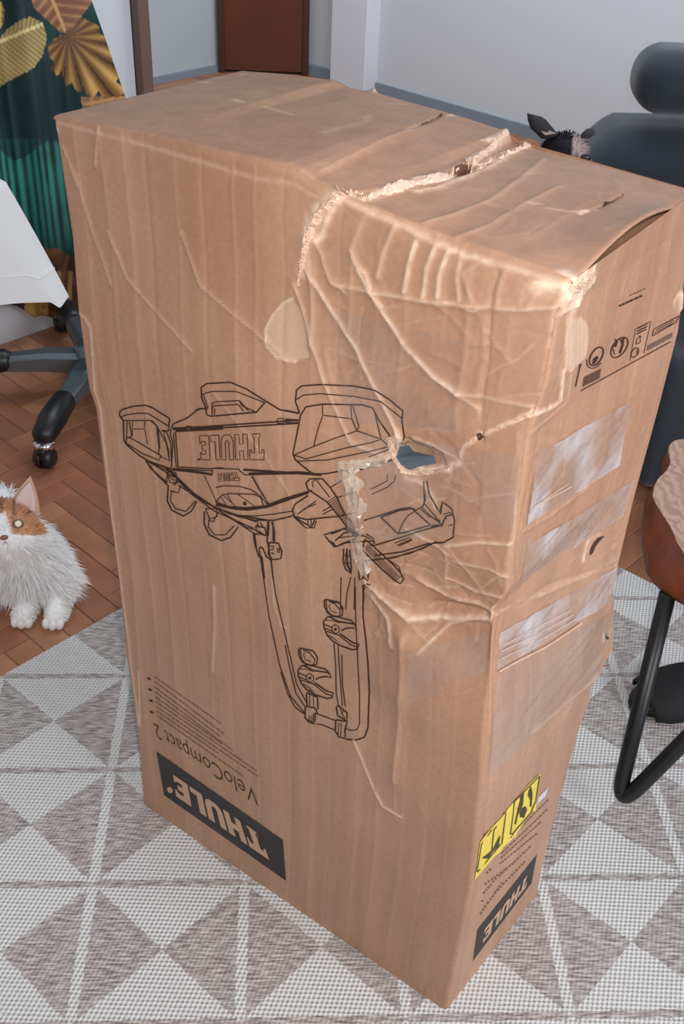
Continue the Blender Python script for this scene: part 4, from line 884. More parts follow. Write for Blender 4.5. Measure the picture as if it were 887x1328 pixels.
# fan of green palm blades
def fan(cx, cy, r, a0, a1, n, c1_, c2_, wob=.0):
    dx, dy = PXx-cx, PXy-cy; rr_ = np.hypot(dx, dy); an = np.arctan2(dy, dx); m = (rr_ < r*(.92+.08*np.sin(an*n*2))) & (an > a0) & (an < a1)
    w_ = (.5+.5*np.cos(an*n+rr_*.01))[..., None]**1.5; colr[m] = (c1_*(1-w_)+c2_*w_)[m]
m = (PXy > 180) & (PXy < 330+10*np.sin(PXx/9)); sx = PXx-.12*(PXy-190)
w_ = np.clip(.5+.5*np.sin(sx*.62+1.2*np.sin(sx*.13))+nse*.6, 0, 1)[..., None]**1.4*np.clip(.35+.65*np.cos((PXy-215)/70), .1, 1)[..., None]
colr[m] = (lin(8, 42, 44)*(1-w_)+lin(46, 132, 116)*w_)[m]  # teal streaks: palm blades, with lit and shaded pleats painted into the colour
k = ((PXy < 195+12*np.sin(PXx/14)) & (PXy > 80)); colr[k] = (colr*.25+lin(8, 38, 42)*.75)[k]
def leaf(poly, base, hi, mid=None, nribs=16, edge=None):
    m = inpoly(PXx, PXy, poly); (x0, y0), (x1, y1) = mid; L_ = math.hypot(x1-x0, y1-y0); tx, ty = (x1-x0)/L_, (y1-y0)/L_
    al = (PXx-x0)*tx+(PXy-y0)*ty; ac = (PXx-x0)*-ty+(PXy-y0)*tx
    rib = (.5+.5*np.cos((al-.55*np.abs(ac))/L_*nribs*2*math.pi))**3; k = np.clip(rib*.75+np.clip(nse, -.3, .5)*.6, 0, 1)[..., None]
    colr[m] = (base*(1-k)+hi*k)[m]; mm = m & (np.abs(ac) < 2.2); colr[mm] = hi*1.15
GD, GL, CO = lin(122, 84, 40), lin(206, 172, 104), lin(116, 76, 58)
leaf([(0, 48), (12, 36), (26, 26), (40, 22), (56, 30), (61, 50), (55, 72), (44, 88), (26, 98), (10, 106), (0, 112), (-30, 130), (-40, 70)], lin(150, 124, 74), lin(214, 196, 136), ((-20, 62), (58, 30)), 14)
leaf([(40, -5), (44, 10), (60, 25), (78, 42), (92, 40), (108, 18), (122, 0), (120, -20), (42, -20)], lin(132, 86, 62), lin(196, 150, 104), ((60, -20), (86, 44)), 5)
m_ = [(62, 60), (64, 74), (70, 80), (66, 88), (74, 98), (80, 92), (82, 104), (86, 112), (94, 106), (97, 116), (104, 120), (108, 112), (112, 122), (122, 125), (128, 118), (134, 126), (150, 126), (163, 122), (157, 110), (150, 106), (156, 98), (150, 88), (152, 80), (144, 76), (146, 66), (138, 58), (136, 48), (130, 44), (128, 34), (118, 28), (104, 22), (96, 34), (84, 44), (72, 48)]
leaf(m_, GD, GL, ((84, 44), (140, 112)), 9)
dx, dy = PXx-88, PXy-48; m = inpoly(PXx, PXy, m_); an = np.arctan2(dy, dx); rr_ = np.hypot(dx, dy); kk = (.5+.5*np.cos(an*17))[..., None]**2; ff = np.clip(rr_/75, 0, 1)[..., None]
colr[m] = ((lin(98, 64, 46)*(1-kk)+lin(132, 88, 56)*kk)*(1-ff)+(lin(120, 80, 34)*(1-kk)+lin(216, 172, 96)*kk)*ff)[m]
m = m & (np.cos(an*17) < -.93) & (rr_ > 38); colr[m] = lin(70, 42, 22)
leaf([(104, 126), (120, 124), (150, 126), (172, 120), (172, 140), (108, 142)], CO, lin(176, 130, 84), ((104, 136), (170, 124)), 5)
leaf([(0, 0), (6, 14), (4, 34), (-10, 40), (-20, 0)], lin(120, 96, 50), GL, ((0, 0), (0, 40)), 4)
# brown-gold hem leaves
leaf([(55, 322), (75, 322), (95, 335), (130, 350), (130, 420), (10, 420), (10, 395), (60, 385)], lin(84, 50, 34), lin(120, 78, 48), ((90, 320), (70, 420)), 3)
k = (PXy > 352) & (np.sin(PXx*.42+PXy*.02) > .35) & (PXy < 420); colr[k] = (colr*.2+lin(190, 146, 84)*.8)[k]
k = (PXy > 385) & (PXx < 56); colr[k] = lin(176, 128, 66)
k = (PXy > 385) & (PXx < 32); colr[k] = lin(40, 30, 24)
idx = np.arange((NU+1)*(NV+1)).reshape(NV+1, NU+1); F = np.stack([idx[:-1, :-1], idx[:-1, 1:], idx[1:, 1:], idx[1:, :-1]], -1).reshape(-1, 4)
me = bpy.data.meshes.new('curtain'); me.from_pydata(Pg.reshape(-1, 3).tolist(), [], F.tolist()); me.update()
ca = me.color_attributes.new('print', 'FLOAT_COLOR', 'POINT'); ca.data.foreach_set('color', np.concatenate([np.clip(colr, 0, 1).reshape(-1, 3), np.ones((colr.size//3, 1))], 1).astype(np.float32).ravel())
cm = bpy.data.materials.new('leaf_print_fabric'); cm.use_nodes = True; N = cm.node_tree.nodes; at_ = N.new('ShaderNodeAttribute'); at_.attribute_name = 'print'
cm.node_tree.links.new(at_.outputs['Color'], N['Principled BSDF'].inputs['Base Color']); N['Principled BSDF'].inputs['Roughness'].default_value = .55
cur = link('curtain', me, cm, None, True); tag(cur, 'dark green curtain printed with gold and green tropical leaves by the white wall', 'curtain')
sm = cur.modifiers.new('thick', 'SOLIDIFY'); sm.thickness = .002
# rail above the frame that carries it
r0 = cp0+wd_*(uL-.1); r1 = cp0+wd_*(float(right_u(np.array(1.75)))+.3)
rail = bmo('curtain_rail', tube([(r0[0], r0[1], 1.765), (r1[0], r1[1], 1.765)], .012), mat('rail_metal', srgb(180, 180, 180), .3, 1), None, True)
for q in (.15, .5, .85):
    P = r0*(1-q)+r1*q; bmo('rail_bracket', rbox((P[0]-wn[0]*.025, P[1]-wn[1]*.025, 1.765), (.012, .075, .012), .001, rz=math.atan2(wn[1], wn[0])-math.pi/2), mat('rail_bracket_metal', srgb(170, 170, 170), .4, 1), rail)
tag(rail, 'metal rail above the leaf-print curtain', 'rail')

# ------------------------------------------------------------------ TABLE with white cloth (left edge)
TP = atz(8, 238, .72); w2 = np.array(wd_); w1 = -np.array(wn)       # along the white wall, and towards it
TL1, TL2 = .42, .36                                              # near side (towards the camera) and far side lengths
tcn = TP[:2]-w2*TL1/2+w1*TL2/2
tb = empty('side_table', (tcn[0], tcn[1], FZ), math.atan2(w2[1], w2[0]), 'table under the white cloth at the left edge of the frame', 'table')
def child(name, bm, m, par, smooth=False): return bmo(name, bm, m, par, smooth)
TZ = .72-FZ
TW = mat('table_wood', srgb(150, 110, 80), .5, var=.1)
child('tabletop', rbox((0, 0, TZ-.014), (TL1-.012, TL2-.012, .022), .003), TW, tb)
child('pedestal', tube([(0, 0, .02), (0, 0, TZ-.026)], .03, 20), TW, tb, True)
child('base', tube([(0, 0, 0), (0, 0, .012), (0, 0, .02)], [.09, .09, .07], 28), TW, tb, True)
cl = mat('white_tablecloth', srgb(226, 226, 226), .8, sheen=.2, bump=.15, bscale=250)
pn = np.array([wn[0], wn[1], 0.]); pp0 = TP+pn*.03
kx = [0, .28, .60, .78, .84, 1.0]
bots_k = [atplane(x, y, pp0, pn) for x, y in ((-260, 470), (-120, 425), (0, 397), (64, 391), (75, 398), (92, 386))]
nF = 72; RW = 22; U_ = np.linspace(0, 1, nF+1)
bx_ = np.array([np.interp(U_, kx, [p[i] for p in bots_k]) for i in range(3)]).T
V = []; F = []; w_ = nF+1
for j in range(RW+1):
    u = j/RW
    for i in range(w_):
        top_ = TP-np.array([w2[0], w2[1], 0])*TL1*(1-U_[i]); top_[2] = .7225
        V.append(top_*(1-u)+bx_[i]*u+pn*(.006*math.sin(U_[i]*17)*u+.004*math.sin(math.pi*u)))
for j in range(RW):
    for i in range(w_-1): F.append((j*w_+i, (j+1)*w_+i, (j+1)*w_+i+1, j*w_+i+1))
b_ = len(V); W1 = np.array([w1[0], w1[1], 0])*TL2; V += [V[0]+W1, V[w_-1]+W1]; F.append(tuple(range(0, w_))+(b_+1, b_))
W2 = np.array([w2[0], w2[1], 0])
for j in range(RW+1):
    u = j/RW; e = V[j*w_+w_-1]
    for i in range(9):
        q = i/8; far = V[b_+1]+W2*(.03*u+.004)+np.array([0, 0, -u*.24]); V.append(e*(1-q)+far*q)
for j in range(RW):
    for i in range(8): k_ = b_+2+j*9+i; F.append((k_, k_+9, k_+10, k_+1))
cloth = pyd('tablecloth', V, F, cl, None, True); tag(cloth, 'white cloth corner hanging over the table edge at far left', 'tablecloth')
hs = [tuple(V[int(RW*.73)*w_+i]+pn*.0012) for i in range(w_)]
bmo('hem', tube(hs, .0016, 6), cl, cloth, True)

# ------------------------------------------------------------------ OFFICE CHAIR BASE
HC = np.array([-.62, 2.35]); chair = empty('office_chair', (HC[0], HC[1], FZ), 0, 'office chair with a grey metal five-armed castor base, beside the curtain', 'chair')
GM = mat('grey_metal_base', srgb(120, 128, 134), .32, .7); BK = mat('black_plastic', srgb(24, 24, 26), .4); CH = mat('chrome', srgb(225, 225, 228), .15, 1)
for kx_ in range(5):
    an = math.radians(-98-72*kx_); dx, dy = math.cos(an), math.sin(an); nrm = (-dy, dx)
    sec = [(.03, .030, .115, .05), (.12, .026, .118, .045), (.24, .019, .108, .034), (.33, .016, .092, .028)]
    bm = bmesh.new(); rings = []
    for r_, hw, zt_, hh in sec:
        rings.append([bm.verts.new((dx*r_+nrm[0]*s_*hw, dy*r_+nrm[1]*s_*hw, z_)) for s_, z_ in ((-1, zt_-hh), (1, zt_-hh), (1, zt_-.01), (.55, zt_), (-.55, zt_), (-1, zt_-.01))])
    for i in range(3):
        for q in range(6): bm.faces.new((rings[i][q], rings[i][(q+1) % 6], rings[i+1][(q+1) % 6], rings[i+1][q]))
    bm.faces.new(rings[0][::-1]); bm.faces.new(rings[-1]); bmesh.ops.recalc_face_normals(bm, faces=bm.faces)
    arm = child('base_arm', bm, GM, chair)
    bm = bmesh.new(); tube([(dx*.20, dy*.20, .095), (dx*.215, dy*.215, .095), (dx*.29, dy*.29, .088), (dx*.345, dy*.345, .078), (dx*.36, dy*.36, .072)], [.018, .028, .031, .026, .012], 14, bm=bm)
    child('arm_cap', bm, BK, arm, True)
    bm = tube([(dx*.345, dy*.345, .052), (dx*.345, dy*.345, .066)], .023, 18); child('castor_ring', bm, CH, arm, True)
    cx_, cy_ = dx*.35, dy*.35
    for sd in (-1, 1):
        bm = tube([(cx_+nrm[0]*sd*.004, cy_+nrm[1]*sd*.004, .0265), (cx_+nrm[0]*sd*.012, cy_+nrm[1]*sd*.012, .0265), (cx_+nrm[0]*sd*.022, cy_+nrm[1]*sd*.022, .0265)], [.0262, .0262, .018], 20)
        child('castor_wheel', bm, BK, arm, True)
    bm = rbox((cx_, cy_, .042), (.045, .022, .034), .008, 3, an); child('castor_hood', bm, BK, arm, True)
child('hub', tube([(0, 0, .05), (0, 0, .07), (0, 0, .125), (0, 0, .14)], [.04, .05, .05, .036], 24), GM, chair, True)
child('gas_column', tube([(0, 0, .13), (0, 0, .27)], .025, 20), BK, chair, True)
child('seat_plate', rbox((.08, .02, .28), (.18, .14, .02), .004), BK, chair)
bm = rbox((.225, .03, .325), (.30, .34, .07), .03, 4); child('seat', bm, mat('chair_seat_fabric', srgb(40, 42, 46), .8), chair, True)

# ------------------------------------------------------------------ SOFA
SF = mat('slate_blue_sofa_fabric', srgb(36, 43, 52), .85, var=.08, vscale=30, bump=.3, bscale=500, bdist=.001, sheen=.3)
sofa = empty('sofa', (1.35, 2.35, FZ), 0, 'dark slate-blue fabric sofa behind the box on the right', 'sofa')
def sl_(c): return (c[0]-1.35, c[1]-2.35, c[2]-FZ)
def sbox(name, c, d_, bev, seg=5, rz=0): return child(name, rbox(sl_(c), d_, bev, seg, rz), SF, sofa, True)
sbox('seat_base', (1.42, 2.28, .20), (1.56, .66, .32), .03)
sbox('seat_cushion', (1.46, 2.27, .405), (1.46, .66, .11), .045)
hp = aty(855, 100, 2.62)
bl_ = aty(764, 175, 2.60)[0]; bz_ = aty(850, 148, 2.62)[2]
bk0 = sbox('backrest', ((bl_+2.2)/2, 2.72, (.12+bz_)/2), (2.2-bl_, .26, bz_-.12), .09, 8)
bk_ = bk0; x0_ = bl_-1.35
for v_ in bk_.data.vertices:
    d_ = v_.co.x-x0_
    if d_ < .22 and v_.co.z > 0: v_.co.z -= (1-max(d_, 0)/.22)**1.3*.085
bc = aty(800, 150, 2.6)
for x, y in ((.76, 1.98), (2.08, 1.98), (.76, 2.55), (2.08, 2.55)):
    bm = tube([sl_((x, y, FZ)), sl_((x, y, .05))], .02, 12); child('foot', bm, BK, sofa, True)
hl = aty(829, 100, 2.60); hz1 = aty(860, 66, 2.60)[2]; hz0 = aty(845, 152, 2.60)[2]
sbox('headrest', (hl[0]+.42, 2.66, (hz0+hz1)/2), (.84, .18, hz1-hz0), min(.085, (hz1-hz0)*.46), 8)

sbox('armrest', (.485, 2.34, .27), (.33, .72, .46), .05, 5)


# ------------------------------------------------------------------ COFFEE TABLE (live-edge slab on hairpin leg)
ZT = .43; ct = empty('coffee_table', (.95, 1.45, 0), 0, 'live-edge wood slab coffee table on black hairpin legs at the right edge', 'table')
opx = [(905, 566), (887, 568), (874, 571), (869, 577), (868, 590), (869, 602), (866, 610), (856, 620), (849, 632), (847, 643), (852, 655), (858, 664), (865, 676), (872, 690), (879, 703), (887, 717), (903, 742), (930, 778), (975, 800), (1040, 800)]
lpx = [(905, 640), (885, 642), (868, 640), (858, 642), (850, 648), (844, 655), (840, 664), (838, 672), (835, 682), (831, 694), (832, 708), (834, 722), (837, 738), (845, 752), (858, 766), (870, 775), (887, 785), (930, 812), (975, 832), (1040, 830)]
TZn = ZT; th_ = .055
topP = [atz(x, y, TZn) for x, y in opx]; botP = [atz(x, y, TZn-th_) for x, y in lpx]
# bring far part of underside beneath the top outline
for i in range(8):
    w0 = i/8.; botP[i] = np.array([topP[i][0]-.004, topP[i][1], TZn-th_])*(1-w0)+botP[i]*w0
cxy = np.array([1.03, 1.50]); far = []
def resamp(P, n):
    P = np.array(P); L_ = np.r_[0, np.cumsum(np.linalg.norm(np.diff(P, axis=0), axis=1))]; u = np.linspace(0, L_[-1], n); return np.stack([np.interp(u, L_, P[:, i]) for i in range(3)], 1)
p_end = topP[-1]; p_st = topP[0]
arc = [p_end+(np.array([.14, .12, 0])), p_end+np.array([.18, .32, 0]), p_st+np.array([.32, .05, 0]), p_st+np.array([.20, .09, 0]), p_st+np.array([.08, .05, 0])]
tp = np.array([*topP, *arc]); bp_ = np.array([*botP, *[q-np.array([0, 0, th_]) for q in arc]])
tpc = resamp(np.vstack([tp, tp[:1]]), 161)[:-1]; bpc = resamp(np.vstack([bp_, bp_[:1]]), 161)[:-1]
bm = bmesh.new(); R_ = []
r2 = np.random.default_rng(5); jag = fbm(np.linspace(0, 40, 160), np.zeros(160), 3)*.004
for j, u in enumerate(np.linspace(0, 1, 9)):
    P = tpc*(1-u)+bpc*u; cc = P.mean(0); out = P-cc; out[:, 2] = 0; out /= np.linalg.norm(out, axis=1, keepdims=True)
    wv = fbm(np.linspace(0, 30, 160), np.full(160, u*2.), 9)*.006*math.sin(math.pi*u)
    P = P+out*(wv+jag+.006*math.sin(math.pi*u))[:, None]; R_.append([bm.verts.new(p-np.array([.95, 1.45, 0])) for p in P])
for j in range(8):
    for i in range(160): bm.faces.new((R_[j][i], R_[j+1][i], R_[j+1][(i+1) % 160], R_[j][(i+1) % 160]))
bm.faces.new(R_[-1]);
bmesh.ops.recalc_face_normals(bm, faces=bm.faces)
slab = child('slab', bm, mat('reddish_bark_wood', srgb(122, 62, 36), .38, var=.3, vscale=22, bump=.5, bscale=30, bdist=.004), ct, True)
slab['label'] = 'glossy reddish-brown bark edge of the slab'
def topwood():
    m = bpy.data.materials.new('slab_top_wood'); m.use_nodes = True; N = m.node_tree.nodes; L = m.node_tree.links; b = N['Principled BSDF']
    tc = N.new('ShaderNodeTexCoord'); wv = N.new('ShaderNodeTexWave'); wv.wave_type = 'RINGS'; wv.rings_direction = 'Z'; wv.inputs['Scale'].default_value = 16; wv.inputs['Distortion'].default_value = 9; wv.inputs['Detail'].default_value = 3; wv.inputs['Detail Scale'].default_value = 2.5
    mp = N.new('ShaderNodeMapping'); mp.inputs['Location'].default_value = (-.12, -.05, 0); L.new(tc.outputs['Object'], mp.inputs[0]); L.new(mp.outputs[0], wv.inputs[0])
    L.new(mixc(N, L, wv.outputs['Fac'], srgb(166, 128, 106), srgb(196, 160, 138)), b.inputs['Base Color']); b.inputs['Roughness'].default_value = .45
    bp = N.new('ShaderNodeBump'); bp.inputs['Strength'].default_value = .3; bp.inputs['Distance'].default_value = .002; L.new(wv.outputs['Fac'], bp.inputs['Height']); L.new(bp.outputs[0], b.inputs['Normal']); return m
bm = bmesh.new(); cc = tpc.mean(0); out = tpc-cc; out[:, 2] = 0; out /= np.linalg.norm(out, axis=1, keepdims=True); rim = tpc+out*jag[:, None]
vv = [bm.verts.new(p-np.array([.95, 1.45, -.0004])) for p in rim]; v2 = [bm.verts.new(p-np.array([.95, 1.45, .003])) for p in rim+out*.0015]
f_ = bm.faces.new(vv)
for i in range(160): bm.faces.new((vv[i], v2[i], v2[(i+1) % 160], vv[(i+1) % 160]))
bmesh.ops.recalc_face_normals(bm, faces=bm.faces); bmesh.ops.triangulate(bm, faces=[f for f in bm.faces if len(f.verts) > 4])
child('top_face', bm, topwood(), ct)['label'] = 'pale sawn top with growth rings'
LEG = mat('black_powder_coat', srgb(26, 26, 28), .4)
def hairpin(a_, m_, b_, name='hairpin_leg'):
    a_, m_, b_ = map(np.array, (a_, m_, b_)); r_ = .045; d1 = unit(a_-m_); d2 = unit(b_-m_); P = [a_, m_+d1*r_*1.6]
    for q in np.linspace(.08, .92, 13): P.append((1-q)**2*(m_+d1*r_*1.6)+2*q*(1-q)*m_+q*q*(m_+d2*r_*1.6))
    P += [m_+d2*r_*1.6, b_]; bm = tube([p-np.array([.95, 1.45, 0]) for p in P], .0125, 14); return child(name, bm, LEG, ct, True)
lm = atz(797, 1052, .0125); la = atz(866, 770, TZn-th_-.002); lb = atz(1010, 838, TZn-th_-.002)
hairpin(la, lm, lb)
hairpin((1.20, 1.95, TZn-th_), (1.28, 2.0, .0085-.0), (1.28, 1.82, TZn-th_)) if 0 else hairpin((1.16, 1.38, TZn-th_-.002), (1.24, 1.30, .009), (1.10, 1.28, TZn-th_-.002))
hairpin((1.06, 1.64, TZn-th_-.002), (1.12, 1.72, .009), (1.15, 1.60, TZn-th_-.002))


# ------------------------------------------------------------------ BLACK SLIPPER
sc_ = atz(905, 905, .0); slp = empty('slipper', (sc_[0], sc_[1], 0), 0, 'black slide slipper on the rug under the coffee table', 'slipper')
an_s = .25
def solef(u, w): return w*(.62+.38*math.sin(math.pi*min(1, max(0, u*.9+.05)))**.5)
bm = bmesh.new(); n_ = 40; rings = []
for z_, g_ in ((0, .94), (.006, 1.0), (.018, 1.0), (.024, .95)):
    R0 = []
    for i in range(n_):
        a_ = 2*math.pi*i/n_; x = math.cos(a_)*.135; y = math.sin(a_)*(.047+.008*math.cos(a_)*-1)*(1-.12*math.cos(2*a_)); R0.append(bm.verts.new((x*g_, y*g_, z_)))
    rings.append(R0)
for j in range(3):
    for i in range(n_): bm.faces.new((rings[j][i], rings[j][(i+1) % n_], rings[j+1][(i+1) % n_], rings[j+1][i]))
bm.faces.new(rings[0][::-1]); bm.faces.new(rings[-1]); bmesh.ops.rotate(bm, verts=bm.verts, cent=(0, 0, 0), matrix=Matrix.Rotation(an_s, 3, 'Z'))
child('sole', bm, mat('black_foam', srgb(22, 22, 24), .6), slp, True)
bm = bmesh.new(); G_ = []
for i in range(13):
    x = -.105+.095*i/12; R0 = []
    for j in range(15):
        a_ = math.pi*j/14; hgt = .03+.028*math.sin(i/12*1.6); R0.append(bm.verts.new((x-.01*math.sin(a_), math.cos(a_)*.052*(1 if i > 3 else .82+.06*i), .008+hgt*math.sin(a_)**.8)))
    G_.append(R0)
for i in range(12):
    for j in range(14): bm.faces.new((G_[i][j], G_[i+1][j], G_[i+1][j+1], G_[i][j+1]))
bmesh.ops.rotate(bm, verts=bm.verts, cent=(0, 0, 0), matrix=Matrix.Rotation(an_s, 3, 'Z'))
st_ = child('strap', bm, mat('black_suede', srgb(18, 18, 20), .8), slp, True); mo = st_.modifiers.new('t', 'SOLIDIFY'); mo.thickness = .004

# ------------------------------------------------------------------ CATS
def meta(elems, res=.006, thr=.6):
    mb = bpy.data.metaballs.new('m'); mb.resolution = res; mb.render_resolution = res; mb.threshold = thr
    for (x, y, z), r_, sc3 in elems:
        e = mb.elements.new(); e.type = 'ELLIPSOID'; e.co = (x, y, z); e.radius = r_; e.size_x, e.size_y, e.size_z = sc3
    o = bpy.data.objects.new('m', mb); COL.objects.link(o); dg = bpy.context.evaluated_depsgraph_get(); dg.update()
    me = bpy.data.meshes.new_from_object(o.evaluated_get(dg)); bpy.data.objects.remove(o); bpy.data.metaballs.remove(mb); return me
def ico(c, r3, sub=3, rot=None):
    bm = bmesh.new(); bmesh.ops.create_icosphere(bm, subdivisions=sub, radius=1); bmesh.ops.scale(bm, vec=r3, verts=bm.verts)
    if rot is not None: bmesh.ops.rotate(bm, verts=bm.verts, cent=(0, 0, 0), matrix=rot)
    bmesh.ops.translate(bm, vec=c, verts=bm.verts); return bm
def furmat(name, tf):
    m = bpy.data.materials.new(name); m.use_nodes = True; N = m.node_tree.nodes; at_ = N.new('ShaderNodeAttribute'); at_.attribute_name = 'coat'
    L = m.node_tree.links; N.remove(N['Principled BSDF']); df = N.new('ShaderNodeBsdfDiffuse'); tl = N.new('ShaderNodeBsdfTranslucent'); mx = N.new('ShaderNodeMixShader'); mx.inputs[0].default_value = tf
    L.new(at_.outputs['Color'], df.inputs[0]); L.new(at_.outputs['Color'], tl.inputs[0]); L.new(df.outputs[0], mx.inputs[1]); L.new(tl.outputs[0], mx.inputs[2]); L.new(mx.outputs[0], N['Material Output'].inputs[0]); return m
FUR = furmat('cat_coat', 0.); FURS = furmat('cat_fur', .3)
def setcol(me, fn):
    co = np.array([v.co[:] for v in me.vertices]); c = fn(co); a_ = me.color_attributes.new('coat', 'FLOAT_COLOR', 'POINT')
    a_.data.foreach_set('color', np.concatenate([c, np.ones((len(c), 1))], 1).astype(np.float32).ravel())
def fur(me, n, lenf, dirf, colf, name, parent, wid=.0016, seed=1):
    r = np.random.default_rng(seed); me.calc_loop_triangles(); tri = np.array([t.vertices[:] for t in me.loop_triangles]); co = np.array([v.co[:] for v in me.vertices]); no = np.array([v.normal[:] for v in me.vertices])
    A_, B_2, C2 = co[tri[:, 0]], co[tri[:, 1]], co[tri[:, 2]]; ar = np.linalg.norm(np.cross(B_2-A_, C2-A_), axis=1); k = r.choice(len(tri), n, p=ar/ar.sum()); u = r.random((n, 2)); fl_ = u.sum(1) > 1; u[fl_] = 1-u[fl_]
    P = A_[k]+(B_2-A_)[k]*u[:, :1]+(C2-A_)[k]*u[:, 1:]; Nn = no[tri[k, 0]]
    Dn = Nn*.55+dirf(P)*.8+r.normal(0, .16, (n, 3)); Dn /= np.linalg.norm(Dn, axis=1, keepdims=True); L_ = lenf(P)*r.uniform(.65, 1.25, n)
    sd = np.cross(Dn, r.normal(0, 1, (n, 3))); sd /= np.linalg.norm(sd, axis=1, keepdims=True)
    D2 = Dn+dirf(P)*.35+np.array([0, 0, -.25]); D2 /= np.linalg.norm(D2, axis=1, keepdims=True)
    m1 = P+Dn*(L_*.5)[:, None]; tip = m1+D2*(L_*.5)[:, None]; P = P-Nn*.002
    V = np.stack([P-sd*wid, P+sd*wid, m1+sd*wid*.75, m1-sd*wid*.75, tip], 1).reshape(-1, 3); b_ = np.arange(n)[:, None]*5
    F = np.concatenate([np.concatenate([b_, b_+1, b_+2], 1), np.concatenate([b_, b_+2, b_+3], 1), np.concatenate([b_+3, b_+2, b_+4], 1)])
    o = bpy.data.meshes.new(name); o.from_pydata(V.tolist(), [], F.tolist()); o.update()
    c = np.repeat(colf(P), 5, 0)*np.repeat(r.uniform(.9, 1.06, (n, 1)), 5, 0); a_ = o.color_attributes.new('coat', 'FLOAT_COLOR', 'POINT'); a_.data.foreach_set('color', np.concatenate([np.clip(c, 0, 1), np.ones((len(c), 1))], 1).astype(np.float32).ravel())
    ob = link(name, o, FURS, parent); ob['kind'] = 'stuff'; return ob

# -- white and ginger cat lying at the left, facing the camera (local -Y towards the camera)
cw = atz(57, 800, FZ); hd = aty(4, 690, cw[1]+.045)
cat = empty('cat', (cw[0], cw[1], FZ), 0, 'long-haired white and ginger cat lying on the parquet beside the rug', 'cat')
HP = hd-np.array([cw[0], cw[1], FZ]); hF = unit(CAM-hd); hR = unit(np.cross(hF, np.array([0, 0, 1.]))*-1); hR = unit(np.cross(np.array([0, 0, 1.]), hF)); hU = np.cross(hF, hR)
def hp_(r, u, f): return tuple(HP+hR*r+hU*u+hF*f)
HM = Matrix([[hR[i], hU[i], hF[i], HP[i]] for i in range(3)]+[[0, 0, 0, 1]])
hx, hy, hz = HP
chx = (aty(45, 750, cw[1]+.06)-np.array([cw[0], cw[1], FZ]))
e_k = 1/.6
body = [(tuple(chx), .054*e_k, (1.0, .8, 1.15)), ((chx[0]-.045, chx[1]+.01, chx[2]), .06*e_k, (1, .8, 1)), ((chx[0]-.02, .08, .055), .052*e_k, (1.2, 1, .9)), ((-.16, .16, .09), .085*e_k, (1.2, 1, 1)), ((-.22, .21, .085), .08*e_k, (1.1, 1, .95)),
        ((-.032, -.005, .020), .022*e_k, (.95, 1.5, .9)), ((.026, .0, .020), .022*e_k, (.9, 1.5, .9)), ((-.032, .045, .03), .028*e_k, (.9, 1.3, 1)), ((.026, .045, .03), .028*e_k, (.9, 1.3, 1)),
        (hp_(0, .004, -.012), .053*e_k, (1, 1, 1)), (hp_(-.028, -.016, .008), .028*e_k, (1, 1, 1)), (hp_(.028, -.016, .008), .028*e_k, (1, 1, 1)), (hp_(0, -.014, .036), .019*e_k, (1, 1, 1)), (hp_(-.009, -.024, .036), .014*e_k, (1, 1, 1)), (hp_(.009, -.024, .036), .014*e_k, (1, 1, 1)), (hp_(0, -.036, .026), .014*e_k, (1, 1, 1)),
        (tuple((HP+chx)/2+np.array([0, .02, 0])), .055*e_k, (1, 1, 1))]
me = meta(body, .005)
WH_, GI = lin(252, 250, 249), lin(220, 170, 134)
def hloc(P): v = P-HP; return np.stack([v@hR, v@hU, v@hF], 1)
def coat(P):
    c = np.tile(WH_, (len(P), 1)); q = hloc(P); x, y, z = q.T; inh = np.linalg.norm(q, axis=1) < .085
    g = inh & (y > -.016+.25*np.clip(.05-np.abs(x), 0, 1)) & (np.abs(x) > .010+.16*np.clip(-y+.02, 0, 1)) & (z > -.03) | (inh & (y > .034)) | (inh & (y > .0) & (z < .0) & (y > .8*-z-.03) & (np.abs(x) < .06) & (y > .02))
    c[g] = GI; c[g & (np.sin(x*330) > .45) & (y > .022)] = GI*.66
    bk = (P[:, 0] < -.13) & (P[:, 2] > .08); c[bk] = GI*.9; return c
def cdir(P):
    d_ = np.zeros_like(P); d_[:, 2] = -.75; x = P[:, 0]-chx[0]+.02; d_[:, 0] = np.clip(x*13, -1, 1)*.7; q = hloc(P); h_ = np.linalg.norm(q, axis=1) < .076; v = P-np.array(hp_(0, -.005, .06)); v /= np.linalg.norm(v, axis=1, keepdims=True)
    d_[h_] = v[h_]; return d_
def clen(P):
    L_ = np.full(len(P), .038); q = hloc(P); h_ = np.linalg.norm(q, axis=1); L_[h_ < .08] = .014; L_[(h_ < .075) & (q[:, 2] > .012)] = .006; L_[(h_ < .09) & (q[:, 1] < -.02) & (np.abs(q[:, 0]) > .025)] = .022; L_[P[:, 2] < .045] = .010; return L_
setcol(me, coat); bo = link('body', me, FUR, cat, True)
fur(me, 32000, clen, cdir, coat, 'fur', cat, .0013)
EARM, EARI = mat('ginger_ear', srgb(206, 164, 140), .8), mat('pink_ear_skin', srgb(226, 196, 188), .7)
